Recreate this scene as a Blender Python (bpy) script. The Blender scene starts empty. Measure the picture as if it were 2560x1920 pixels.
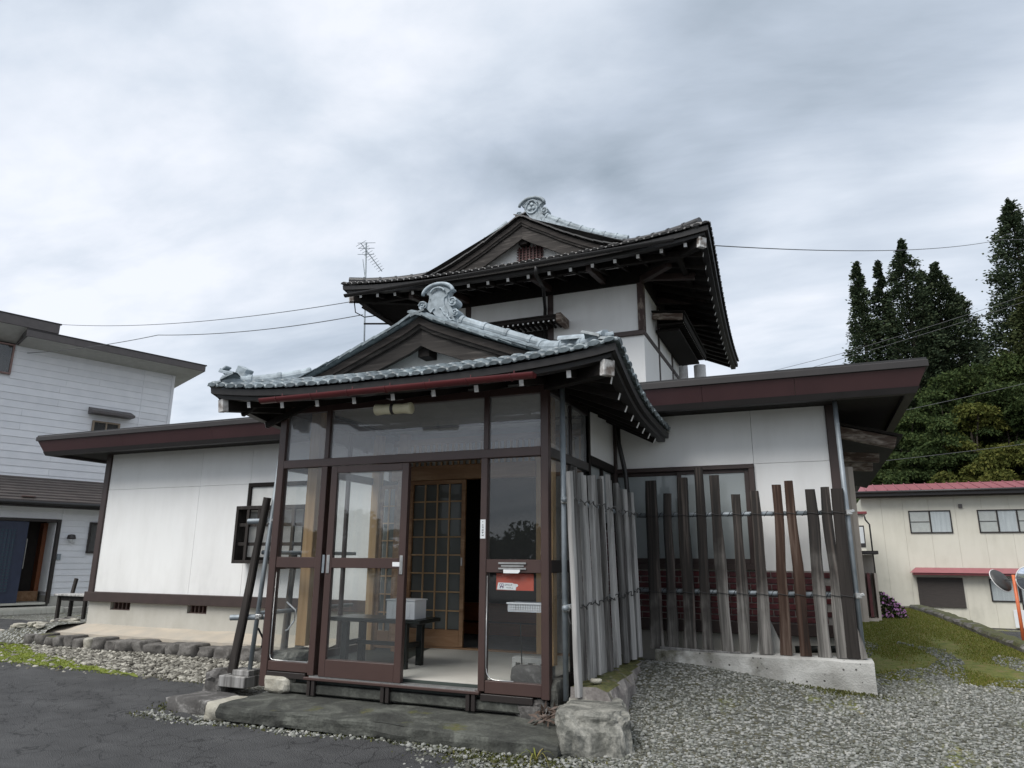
import bpy, math, random
import numpy as np
from mathutils import Vector, Matrix, noise
random.seed(7); np.random.seed(7)
S = bpy.context.scene
COL = S.collection

# ------------------------------------------------------------------ camera
cd = bpy.data.cameras.new('camera'); cam = bpy.data.objects.new('camera', cd); COL.objects.link(cam)
CAMPOS = Vector((0.0, -6.0, 1.55))
TILT, ROLL, YAW = 0.24250, 0.00661, -0.39745
fw = Vector((math.sin(YAW)*math.cos(TILT), math.cos(YAW)*math.cos(TILT), math.sin(TILT)))
rt0 = Vector((math.cos(YAW), -math.sin(YAW), 0)); up0 = rt0.cross(fw)
rt = math.cos(ROLL)*rt0+math.sin(ROLL)*up0; up = -math.sin(ROLL)*rt0+math.cos(ROLL)*up0
mw = Matrix((rt, up, -fw)).transposed().to_4x4(); mw.translation = CAMPOS
cam.matrix_world = mw
cd.sensor_fit = 'HORIZONTAL'; cd.sensor_width = 36; cd.lens = 1765.6/2560*36
cd.clip_start = 0.05; cd.clip_end = 600
S.camera = cam
S.view_settings.view_transform = 'Standard'; S.view_settings.look = 'None'
S.view_settings.exposure = 1.2; S.view_settings.gamma = 1; S.view_settings.use_curve_mapping = False

# ------------------------------------------------------------------ sun and overcast sky
SUN_EL, SUN_AZ = math.radians(52), math.radians(205)      # azimuth clockwise from +Y: behind the camera, a little left
sd = bpy.data.lights.new('sun', 'SUN'); sd.energy = 1.5; sd.angle = math.radians(40); sd.color = (1.0, 0.97, 0.93)
sun = bpy.data.objects.new('sun', sd); COL.objects.link(sun); sun.location = (-8, -20, 30)
sdir = Vector((math.sin(SUN_AZ)*math.cos(SUN_EL), math.cos(SUN_AZ)*math.cos(SUN_EL), math.sin(SUN_EL)))
sun.rotation_euler = sdir.to_track_quat('Z', 'Y').to_euler()

W = bpy.data.worlds.new('World'); S.world = W; W.use_nodes = True
nt = W.node_tree; nt.nodes.clear()
def N(t, tree=None, **kw):
    n = (tree or nt).nodes.new(t)
    for k, v in kw.items(): setattr(n, k, v)
    return n
def L(a, b, tree=None): (tree or nt).links.new(a, b)
def math_node(op, a, b=None, tree=None, clamp=False):
    n = N('ShaderNodeMath', tree, operation=op); n.use_clamp = clamp
    for i, v in enumerate((a, b)):
        if v is None: continue
        if isinstance(v, (int, float)): n.inputs[i].default_value = v
        else: L(v, n.inputs[i], tree)
    return n.outputs[0]
out = N('ShaderNodeOutputWorld')
sky = N('ShaderNodeTexSky', sky_type='NISHITA', sun_disc=False, sun_elevation=SUN_EL, sun_rotation=SUN_AZ)
bg1 = N('ShaderNodeBackground'); bg1.inputs[1].default_value = 0.07; L(sky.outputs[0], bg1.inputs[0])
tc = N('ShaderNodeTexCoord'); D = tc.outputs['Generated']
sep = N('ShaderNodeSeparateXYZ'); L(D, sep.inputs[0])
den = math_node('ADD', math_node('MAXIMUM', sep.outputs[2], 0.0), 0.22)
comb = N('ShaderNodeCombineXYZ')
L(math_node('DIVIDE', sep.outputs[0], den), comb.inputs[0]); L(math_node('DIVIDE', sep.outputs[1], den), comb.inputs[1])
mp = N('ShaderNodeMapping'); L(comb.outputs[0], mp.inputs[0])
mp.inputs['Rotation'].default_value = (0, 0, math.radians(-38)); mp.inputs['Scale'].default_value = (0.95, 1.7, 1); mp.inputs['Location'].default_value = (1.3, 0.4, 0)
n1 = N('ShaderNodeTexNoise'); n1.inputs['Scale'].default_value = 1.15; n1.inputs['Detail'].default_value = 7; n1.inputs['Roughness'].default_value = 0.58; n1.inputs['Distortion'].default_value = 0.35
L(mp.outputs[0], n1.inputs[0])
n2 = N('ShaderNodeTexNoise'); n2.inputs['Scale'].default_value = 3.4; n2.inputs['Detail'].default_value = 8; n2.inputs['Distortion'].default_value = 0.3
L(mp.outputs[0], n2.inputs[0])
# separate cloud bodies: a few thick grey ones and thinner bright ones, each at its own bearing
nw = N('ShaderNodeTexNoise'); nw.inputs['Scale'].default_value = 1.7; nw.inputs['Detail'].default_value = 4; L(comb.outputs[0], nw.inputs[0])
wsub = N('ShaderNodeVectorMath', operation='SUBTRACT'); L(nw.outputs['Color'], wsub.inputs[0]); wsub.inputs[1].default_value = (.5, .5, .5)
wsc = N('ShaderNodeVectorMath', operation='SCALE'); L(wsub.outputs[0], wsc.inputs[0]); wsc.inputs['Scale'].default_value = 0.34
wad = N('ShaderNodeVectorMath', operation='ADD'); L(D, wad.inputs[0]); L(wsc.outputs[0], wad.inputs[1])
def cloud(d, rad, amt):
    v = N('ShaderNodeVectorMath', operation='DISTANCE'); L(wad.outputs[0], v.inputs[0]); v.inputs[1].default_value = d
    mr = N('ShaderNodeMapRange', interpolation_type='SMOOTHERSTEP'); L(v.outputs['Value'], mr.inputs[0])
    mr.inputs[1].default_value = 0; mr.inputs[2].default_value = rad; mr.inputs[3].default_value = amt; mr.inputs[4].default_value = 0
    return mr.outputs[0]
base = math_node('ADD', math_node('MULTIPLY', n1.outputs[0], 1.15), math_node('MULTIPLY', n2.outputs[0], 0.42))
for d, r, a in (((-.27, .77, .55), .20, -.34), ((-.15, .84, .50), .20, -.30), ((-.01, .76, .64), .26, -.30), ((.14, .86, .49), .22, -.22), ((-.40, .70, .60), .14, -.10),
                ((-.47, .62, .62), .26, .20), ((.23, .88, .40), .16, .14), ((-.72, .53, .42), .34, .10), ((-.63, .50, .60), .2, -.10),
                ((.75, .2, .6), .35, -.3), ((.6, -.6, .55), .4, .15), ((-.7, -.5, .5), .35, -.25), ((-.1, -.8, .55), .35, .12), ((0.1, 0.1, .98), .35, .1)):
    base = math_node('ADD', base, cloud(d, r, a))
hor = N('ShaderNodeMapRange', interpolation_type='SMOOTHSTEP'); L(sep.outputs[2], hor.inputs[0]); hor.inputs[1].default_value = .10; hor.inputs[2].default_value = .48; hor.inputs[3].default_value = .05; hor.inputs[4].default_value = 0
base = math_node('ADD', math_node('MULTIPLY', math_node('SUBTRACT', base, .78), 1.25), math_node('ADD', hor.outputs[0], .72))
cr = N('ShaderNodeValToRGB'); L(base, cr.inputs[0])
e = cr.color_ramp.elements
e[0].position = 0.12; e[0].color = (0.170, 0.202, 0.238, 1)
e[1].position = 1.02; e[1].color = (0.455, 0.472, 0.508, 1)
m = e.new(0.46); m.color = (0.268, 0.303, 0.352, 1)
m = e.new(0.74); m.color = (0.358, 0.390, 0.436, 1)
bg2 = N('ShaderNodeBackground'); L(cr.outputs[0], bg2.inputs[0]); bg2.inputs[1].default_value = 0.92
mx = N('ShaderNodeMixShader'); mx.inputs[0].default_value = 0.93
L(bg1.outputs[0], mx.inputs[1]); L(bg2.outputs[0], mx.inputs[2]); L(mx.outputs[0], out.inputs[0])

# ------------------------------------------------------------------ materials
MATS = {}
def newmat(name):
    m = bpy.data.materials.new(name); m.use_nodes = True; t = m.node_tree
    b = t.nodes['Principled BSDF']; MATS[name] = m
    return m, t, b
def ramp(t, fac, stops):
    r = N('ShaderNodeValToRGB', t); L(fac, r.inputs[0], t)
    el = r.color_ramp.elements
    while len(el) < len(stops): el.new(0.5)
    for e_, (p, c) in zip(el, stops): e_.position = p; e_.color = (*c, 1)
    return r.outputs[0]
def coords(t, kind='Object', scale=(1, 1, 1), rot=(0, 0, 0)):
    c = N('ShaderNodeTexCoord', t); mpn = N('ShaderNodeMapping', t); L(c.outputs[kind], mpn.inputs[0], t)
    mpn.inputs['Scale'].default_value = scale; mpn.inputs['Rotation'].default_value = rot
    return mpn.outputs[0]
def nz(t, vec, scale, detail=4, rough=0.55, dist=0):
    n = N('ShaderNodeTexNoise', t); n.inputs['Scale'].default_value = scale; n.inputs['Detail'].default_value = detail
    n.inputs['Roughness'].default_value = rough; n.inputs['Distortion'].default_value = dist
    if vec is not None: L(vec, n.inputs[0], t)
    return n.outputs[0]
def bumpn(t, b, h, strength, dist=0.01):
    n = N('ShaderNodeBump', t); n.inputs['Strength'].default_value = strength; n.inputs['Distance'].default_value = dist
    L(h, n.inputs['Height'], t); L(n.outputs[0], b.inputs['Normal'], t)
def worldpos(t):
    g = N('ShaderNodeNewGeometry', t); return g.outputs['Position']
def rnd(t):
    o = N('ShaderNodeObjectInfo', t); return o.outputs['Random']
def hsv(t, colr, val, amt, base=1.0):
    h = N('ShaderNodeHueSaturation', t); L(colr, h.inputs['Color'], t)
    L(math_node('ADD', math_node('MULTIPLY', val, amt, t), base-amt/2, t), h.inputs['Value'], t)
    return h.outputs[0]
def pm(name, c1, c2=None, scale=6, rough=0.6, bump=0.0, bscale=60, metal=0.0, stretch=(1, 1, 1), detail=5, lo=.3, hi=.7, rand=0.0, spec=0.5, grain=0.0, world=True):
    m, t, b = newmat(name)
    if c2 is None: c2 = tuple(x*0.8 for x in c1)
    if world:
        mpn = N('ShaderNodeMapping', t); L(worldpos(t), mpn.inputs[0], t); mpn.inputs['Scale'].default_value = stretch; v = mpn.outputs[0]
    else: v = coords(t, 'Object', stretch)
    col = ramp(t, nz(t, v, scale, detail), [(lo, c1), (hi, c2)])
    if rand: col = hsv(t, col, rnd(t), rand)
    L(col, b.inputs['Base Color'], t)
    b.inputs['Roughness'].default_value = rough; b.inputs['Metallic'].default_value = metal; b.inputs['Specular IOR Level'].default_value = spec
    if bump: bumpn(t, b, nz(t, v, bscale, 3), bump, 0.006)
    return m
def wood(name, stops, rough=0.75, stretch=(28, 28, 1.2), rand=0.35, bump=0.35, scale=1.0, spec=0.3):
    m, t, b = newmat(name)
    v = coords(t, 'Object', stretch)
    ad = N('ShaderNodeVectorMath', t, operation='ADD'); L(v, ad.inputs[0], t)
    cm = N('ShaderNodeCombineXYZ', t); r = rnd(t)
    L(math_node('MULTIPLY', r, 37.0, t), cm.inputs[0], t); L(math_node('MULTIPLY', r, 91.0, t), cm.inputs[2], t); L(cm.outputs[0], ad.inputs[1], t)
    n_ = nz(t, ad.outputs[0], scale, 6, 0.62, 0.6)
    col = ramp(t, n_, stops); col = hsv(t, col, r, rand)
    L(col, b.inputs['Base Color'], t); b.inputs['Roughness'].default_value = rough; b.inputs['Specular IOR Level'].default_value = spec
    bumpn(t, b, n_, bump, 0.01)
    return m

pm('asphalt_plain', (.05, .05, .053))
# white render on the walls: faint vertical streaks and dirt
def plaster(name, c1, c2):
    m, t, b = newmat(name); p = worldpos(t)
    mpn = N('ShaderNodeMapping', t); L(p, mpn.inputs[0], t); mpn.inputs['Scale'].default_value = (3, 3, .7)
    streak = nz(t, mpn.outputs[0], 1.2, 6, .6); big = nz(t, p, .9, 4)
    f = math_node('ADD', math_node('MULTIPLY', streak, .5, t), math_node('MULTIPLY', big, .5, t), t)
    sz = N('ShaderNodeSeparateXYZ', t); L(p, sz.inputs[0], t)
    low = N('ShaderNodeMapRange', t); L(sz.outputs[2], low.inputs[0], t); low.inputs[1].default_value = .95; low.inputs[2].default_value = 1.75; low.inputs[3].default_value = .20; low.inputs[4].default_value = 0
    mp3 = N('ShaderNodeMapping', t); L(p, mp3.inputs[0], t); mp3.inputs['Scale'].default_value = (1.6, 1.6, .5)
    blotch = math_node('MULTIPLY', math_node('MAXIMUM', math_node('SUBTRACT', nz(t, mp3.outputs[0], 2.0, 8, .65), .52, t), 0.0, t), .38, t)
    f = math_node('SUBTRACT', f, math_node('ADD', math_node('MULTIPLY', low.outputs[0], nz(t, p, 4.0, 6), t), blotch, t), t)
    L(ramp(t, f, [(.22, tuple(v*.86 for v in c2)), (.38, c2), (.55, c1)]), b.inputs['Base Color'], t)
    b.inputs['Roughness'].default_value = .85; b.inputs['Specular IOR Level'].default_value = .2
    bumpn(t, b, nz(t, p, 140, 3), .25, .004)
plaster('plaster', (.80, .80, .785), (.745, .742, .725))
plaster('beige_wall', (.62, .595, .515), (.58, .555, .475))
pm('siding', (.78, .785, .80), (.71, .72, .74), scale=3, rough=.55, bump=.05, rand=.10)
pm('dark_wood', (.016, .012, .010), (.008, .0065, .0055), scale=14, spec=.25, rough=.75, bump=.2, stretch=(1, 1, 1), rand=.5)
pm('post_brown', (.050, .031, .027), (.033, .021, .018), scale=5, rough=.5, bump=.1, bscale=30)
pm('eave_board', (.015, .0125, .0115), (.009, .008, .0075), scale=8, rough=.5, bump=.1)
wood('barge_wood', [(.3, (.017, .014, .013)), (.55, (.042, .037, .033)), (.75, (.115, .10, .09))], stretch=(2.0, 20, 22), rand=.3)
wood('worn_wood', [(.35, (.06, .035, .026)), (.5, (.11, .08, .062)), (.68, (.40, .35, .30))], stretch=(3, 3, 14), scale=1.2)
pm('maroon', (.072, .034, .036), (.056, .027, .029), scale=1.6, rough=.38, bump=.03, bscale=8)
pm('gutter_red', (.125, .022, .022), (.085, .016, .018), scale=4, rough=.35, stretch=(1, 1, 3))
pm('gutter_dark', (.020, .018, .017), (.013, .012, .012), rough=.4)
pm('fascia_dark', (.022, .018, .018), (.015, .013, .013), scale=4, rough=.6)
pm('brown_aluminium', (.068, .040, .034), (.054, .032, .028), scale=2.5, rough=.36, spec=.5, bump=.02, bscale=200)
pm('dark_aluminium', (.028, .022, .020), (.022, .018, .017), rough=.35)
pm('pale_tile', (.205, .245, .262), (.095, .118, .130), scale=16, rough=.45, bump=.15, bscale=40, rand=.55, lo=.35, hi=.62)
pm('dark_tile', (.045, .043, .042), (.014, .013, .013), scale=10, rough=.35, bump=.1, bscale=40, rand=.5)
pm('ridge_paint', (.345, .40, .435), (.19, .225, .245), scale=13, rough=.6, bump=.3, bscale=35, rand=.3, lo=.40, hi=.66, detail=9)
pm('main_roof', (.028, .026, .026), (.018, .017, .017), scale=5, rough=.35, bump=.06)
pm('white_paint', (.72, .72, .71), (.55, .54, .52), scale=20, rough=.6)
pm('steel', (.30, .335, .36), (.20, .23, .25), scale=18, rough=.55, metal=.35, stretch=(1, 1, .4), bump=.05)
pm('bright_steel', (.62, .62, .60), (.45, .45, .44), scale=20, rough=.3, metal=.8)
pm('wire', (.02, .02, .02), rough=.6); pm('cable', (.085, .088, .092), (.07, .072, .075), rough=.6)
pm('cream_lamp', (.66, .62, .44), (.58, .53, .36), scale=10, rough=.4)
pm('paper', (.80, .81, .81), (.76, .77, .77), rough=.6)
pm('ink', (.04, .04, .07), rough=.7)
pm('sign_red', (.50, .075, .035), (.42, .06, .03), scale=12, rough=.5)
pm('white_plastic', (.72, .73, .74), (.66, .67, .69), scale=4, rough=.35)
pm('black_lacquer', (.014, .017, .015), (.009, .011, .010), rough=.3, bump=.05)
pm('floor_dark', (.055, .068, .060), (.035, .045, .04), scale=3, rough=.5)
pm('mat_pale', (.56, .54, .49), (.50, .48, .43), scale=3, rough=.9, bump=.2, bscale=300)
pm('genkan_floor', (.20, .20, .20), (.14, .14, .14), scale=8, rough=.7)
pm('concrete', (.42, .42, .40), (.27, .275, .265), scale=9, rough=.9, bump=.4, bscale=50)
pm('foundation', (.47, .455, .41), (.37, .355, .31), scale=3, rough=.9, bump=.25, bscale=40, stretch=(1, 1, .6))
pm('terrace_top', (.46, .40, .32), (.36, .33, .28), scale=4, rough=.95, bump=.4, bscale=30)
wood('natural_timber', [(.3, (.40, .24, .11)), (.52, (.53, .34, .17)), (.7, (.64, .45, .26))], stretch=(16, 16, .9), rough=.55, rand=.2, bump=.1)
wood('timber_beam', [(.3, (.20, .105, .052)), (.55, (.30, .175, .096)), (.72, (.41, .265, .16))], stretch=(1.5, 14, 12), rough=.55, rand=.2, bump=.1)
wood('lattice_wood', [(.3, (.42, .26, .13)), (.6, (.52, .34, .19)), (.75, (.58, .40, .24))], stretch=(14, 14, 1.5), rough=.5, rand=.15, bump=.08)
wood('plank_grey', [(.30, (.075, .070, .065)), (.47, (.20, .195, .187)), (.68, (.36, .352, .34))], stretch=(17, 17, 1.0), rand=1.25, rough=.9, bump=.5)
wood('plank_pale', [(.30, (.13, .125, .12)), (.47, (.29, .285, .275)), (.68, (.44, .43, .415))], stretch=(15, 15, .9), rand=.3, rough=.9, bump=.6)
wood('plank_grey_dark', [(.30, (.035, .032, .029)), (.47, (.095, .09, .085)), (.68, (.20, .195, .185))], stretch=(17, 17, 1.0), rand=.4, rough=.9, bump=.6)  # darker grey boards, mixed among the paler ones of the side fence
def fence_front():
    m, t, b = newmat('plank_dark'); v = coords(t, 'Object', (22, 22, .8)); r = rnd(t)
    cm = N('ShaderNodeCombineXYZ', t); L(math_node('MULTIPLY', r, 53.0, t), cm.inputs[0], t); L(math_node('MULTIPLY', r, 17.0, t), cm.inputs[2], t)
    ad = N('ShaderNodeVectorMath', t, operation='ADD'); L(v, ad.inputs[0], t); L(cm.outputs[0], ad.inputs[1], t)
    n_ = nz(t, ad.outputs[0], 1, 6, .62, .6)
    dark = ramp(t, n_, [(.36, (.007, .006, .005)), (.52, (.024, .019, .016)), (.70, (.095, .078, .067))])
    grey = ramp(t, n_, [(.34, (.035, .032, .029)), (.5, (.115, .108, .098)), (.68, (.27, .255, .235))])
    c = N('ShaderNodeTexCoord', t); sp = N('ShaderNodeSeparateXYZ', t); L(c.outputs['Generated'], sp.inputs[0], t)
    blot = nz(t, coords(t, 'Object', (4, 4, 2.2)), 1.3, 3)
    f = math_node('ADD', sp.outputs[2], math_node('MULTIPLY', math_node('SUBTRACT', blot, .5, t), 1.3, t), t)
    f = math_node('ADD', f, math_node('MULTIPLY', math_node('SUBTRACT', r, .5, t), .5, t), t)
    mr = N('ShaderNodeMapRange', t); L(f, mr.inputs[0], t); mr.inputs[1].default_value = .04; mr.inputs[2].default_value = .42
    mxn = N('ShaderNodeMix', t, data_type='RGBA'); L(mr.outputs[0], mxn.inputs['Factor'], t); L(grey, mxn.inputs['A'], t); L(dark, mxn.inputs['B'], t)
    L(mxn.outputs['Result'], b.inputs['Base Color'], t); b.inputs['Roughness'].default_value = .85
    bumpn(t, b, n_, .6, .01)
fence_front()
wood('plank_red', [(.32, (.018, .011, .008)), (.5, (.046, .025, .017)), (.68, (.13, .095, .075))], stretch=(22, 22, .8), rand=.2, rough=.85)
wood('plank_black', [(.3, (.012, .010, .009)), (.6, (.032, .027, .024)), (.75, (.07, .062, .055))], stretch=(22, 22, .8), rand=.3, rough=.8)
pm('red_brick', (.105, .018, .020), (.050, .010, .012), scale=25, rough=.4, bump=.15, bscale=60, rand=.6)
pm('mortar', (.30, .28, .26), (.22, .21, .19), scale=20, rough=.95)
pm('vent_brown', (.10, .055, .045), (.07, .04, .034), rough=.6)
pm('vent_red', (.085, .025, .022), (.06, .02, .018), rough=.6)
pm('orange_paint', (.62, .16, .05), (.52, .11, .04), rough=.45)
pm('mirror_back', (.045, .043, .04), (.03, .03, .028), rough=.5)
pm('blue_door', (.030, .040, .075), (.022, .030, .058), rough=.4)
pm('blue_glass_lattice', (.06, .11, .14), (.035, .06, .08), scale=60, rough=.2)
pm('brown_metal_roof', (.118, .100, .092), (.085, .073, .067), scale=3, rough=.4, bump=.05)
pm('grey_fascia', (.095, .083, .080), (.075, .066, .064), rough=.5)
pm('soffit_grey', (.50, .50, .47), (.42, .42, .39), rough=.9)
pm('red_roof', (.30, .105, .118), (.25, .085, .098), scale=3, rough=.4)
pm('red_trim', (.20, .040, .045), (.15, .03, .035), rough=.4)
pm('sudare', (.065, .055, .050), (.03, .026, .024), scale=30, rough=.9, stretch=(.15, .15, 5), bump=.3)
pm('curtain', (.55, .57, .57), (.42, .44, .45), scale=2, rough=.9, stretch=(6, 6, .4))
pm('film_white', (.70, .70, .67), (.58, .58, .55), scale=5, rough=.4, bump=.4, bscale=6)
pm('step_tile', (.52, .51, .45), (.44, .43, .37), scale=5, rough=.6)
pm('corrugate', (.36, .32, .28), (.29, .26, .22), rough=.6, scale=4)
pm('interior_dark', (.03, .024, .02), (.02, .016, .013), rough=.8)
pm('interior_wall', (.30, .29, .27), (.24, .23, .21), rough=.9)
pm('step_wood', (.22, .07, .022), (.15, .045, .015), scale=4, rough=.4, stretch=(1, 8, 8))
pm('petal', (.50, .20, .46), (.64, .34, .60), scale=40, rough=.8)
pm('trunk_bark', (.055, .042, .033), (.03, .024, .02), scale=12, rough=.95, bump=.6, bscale=20, stretch=(1, 1, .2))
pm('bare_branch', (.42, .40, .37), (.3, .28, .26), rough=.9)

def stone(name, stops, scale=3.5, moss=0.0, rough=.85, bump=.7):
    m, t, b = newmat(name); p = worldpos(t)
    n_ = nz(t, p, scale, 8, .62, .8); n3 = nz(t, p, 45, 5, .6)
    f = math_node('ADD', math_node('MULTIPLY', n_, .75, t), math_node('MULTIPLY', n3, .25, t), t)
    col = ramp(t, f, stops); col = hsv(t, col, rnd(t), .35)
    if moss:
        g = N('ShaderNodeNewGeometry', t); sp = N('ShaderNodeSeparateXYZ', t); L(g.outputs['Normal'], sp.inputs[0], t)
        mf = math_node('MULTIPLY', math_node('ADD', sp.outputs[2], .25, t), nz(t, p, 3.1, 5, .6), t)
        mr = N('ShaderNodeMapRange', t); L(mf, mr.inputs[0], t); mr.inputs[1].default_value = .72-moss; mr.inputs[2].default_value = .85-moss
        mc = ramp(t, nz(t, p, 30, 4), [(.35, (.050, .052, .018)), (.55, (.085, .090, .026)), (.7, (.12, .085, .04))])
        mxn = N('ShaderNodeMix', t, data_type='RGBA'); L(mr.outputs[0], mxn.inputs['Factor'], t); L(col, mxn.inputs['A'], t); L(mc, mxn.inputs['B'], t); col = mxn.outputs['Result']
    L(col, b.inputs['Base Color'], t); b.inputs['Roughness'].default_value = rough
    bumpn(t, b, f, bump, .03)
stone('slab_stone', [(.34, (.016, .0165, .014)), (.50, (.045, .047, .040)), (.68, (.12, .125, .107))], scale=3.2, moss=-.03)
stone('boulder_stone', [(.34, (.036, .036, .031)), (.47, (.10, .10, .087)), (.64, (.27, .262, .23))], scale=4.5, moss=.0)
stone('kerb_stone', [(.32, (.07, .06, .055)), (.5, (.17, .155, .145)), (.68, (.33, .31, .28))], scale=4, moss=.30)
stone('river_stone', [(.32, (.040, .037, .034)), (.5, (.095, .088, .080)), (.68, (.20, .19, .175))], scale=6, moss=.03)
stone('dark_rock', [(.30, (.03, .028, .026)), (.5, (.085, .08, .075)), (.66, (.30, .29, .275))], scale=4)
stone('tan_stone', [(.30, (.22, .20, .16)), (.5, (.37, .35, .29)), (.68, (.50, .48, .42))], scale=5)
def conc_kerb():
    m, t, b = newmat('kerb_concrete'); p = worldpos(t)
    f = nz(t, p, 2.2, 7, .6); col = ramp(t, f, [(.35, (.25, .245, .225)), (.55, (.43, .425, .40)), (.7, (.52, .515, .49))])
    sx = N('ShaderNodeSeparateXYZ', t); L(p, sx.inputs[0], t); st = math_node('ADD', nz(t, p, 2.8, 6), math_node('MULTIPLY', math_node('ADD', sx.outputs[0], 1.0, t), -.22, t), t)
    mr = N('ShaderNodeMapRange', t); L(st, mr.inputs[0], t); mr.inputs[1].default_value = .50; mr.inputs[2].default_value = .66
    mo = N('ShaderNodeMix', t, data_type='RGBA'); L(mr.outputs[0], mo.inputs['Factor'], t); L(col, mo.inputs['A'], t); L(ramp(t, nz(t, p, 14, 5), [(.35, (.055, .052, .035)), (.6, (.15, .145, .115))]), mo.inputs['B'], t); col = mo.outputs['Result']
    v = N('ShaderNodeTexVoronoi', t); v.inputs['Scale'].default_value = 17; L(p, v.inputs['Vector'], t)
    v2 = nz(t, p, 6, 3)
    hole = math_node('LESS_THAN', v.outputs['Distance'], .17, t); hole = math_node('MULTIPLY', hole, math_node('GREATER_THAN', v2, .52, t), t)
    mxn = N('ShaderNodeMix', t, data_type='RGBA'); L(hole, mxn.inputs['Factor'], t); L(col, mxn.inputs['A'], t); mxn.inputs['B'].default_value = (.07, .065, .06, 1)
    L(mxn.outputs['Result'], b.inputs['Base Color'], t); b.inputs['Roughness'].default_value = .95
    bumpn(t, b, math_node('SUBTRACT', nz(t, p, 60, 4), math_node('MULTIPLY', hole, .8, t), t), .6, .015)
conc_kerb()
def asphalt_mat():
    m, t, b = newmat('asphalt'); p = worldpos(t)
    big = nz(t, p, .55, 6, .6, .5); fine = nz(t, p, 130, 3, .7)
    mp2 = N('ShaderNodeMapping', t); L(p, mp2.inputs[0], t); mp2.inputs['Scale'].default_value = (1.0, 2.4, 1)
    streak = nz(t, mp2.outputs[0], 1.6, 7, .65, .4)
    f = math_node('ADD', math_node('ADD', math_node('MULTIPLY', big, .35, t), math_node('MULTIPLY', fine, .25, t), t), math_node('MULTIPLY', streak, .4, t), t)
    col = ramp(t, f, [(.34, (.032, .0322, .033)), (.5, (.054, .0545, .0555)), (.66, (.088, .0885, .089))])
    wv = N('ShaderNodeVectorMath', t, operation='ADD'); L(p, wv.inputs[0], t)
    nd = N('ShaderNodeTexNoise', t); nd.inputs['Scale'].default_value = 5; nd.inputs['Detail'].default_value = 4; L(p, nd.inputs[0], t)
    ns = N('ShaderNodeVectorMath', t, operation='SCALE'); L(nd.outputs['Color'], ns.inputs[0], t); ns.inputs['Scale'].default_value = .28; L(ns.outputs[0], wv.inputs[1], t)
    v = N('ShaderNodeTexVoronoi', t, feature='DISTANCE_TO_EDGE'); v.inputs['Scale'].default_value = 3.4; L(wv.outputs[0], v.inputs['Vector'], t)
    crack = math_node('MULTIPLY', math_node('LESS_THAN', v.outputs['Distance'], .017, t), math_node('GREATER_THAN', nz(t, p, 1.4, 3), .46, t), t)
    mxn = N('ShaderNodeMix', t, data_type='RGBA'); L(math_node('MULTIPLY', crack, .75, t), mxn.inputs['Factor'], t); L(col, mxn.inputs['A'], t); mxn.inputs['B'].default_value = (.015, .015, .016, 1)
    L(mxn.outputs['Result'], b.inputs['Base Color'], t); b.inputs['Roughness'].default_value = .78; b.inputs['Specular IOR Level'].default_value = .35
    vg = N('ShaderNodeTexVoronoi', t); vg.inputs['Scale'].default_value = 95; L(p, vg.inputs['Vector'], t)
    h = math_node('SUBTRACT', math_node('ADD', vg.outputs['Distance'], math_node('MULTIPLY', streak, .6, t), t), math_node('MULTIPLY', crack, .9, t), t)
    bumpn(t, b, h, .8, .012)
asphalt_mat()
pm('moss_mat', (.165, .20, .022), (.085, .105, .018), scale=7, rough=.95, bump=.8, bscale=60, detail=7)
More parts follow.
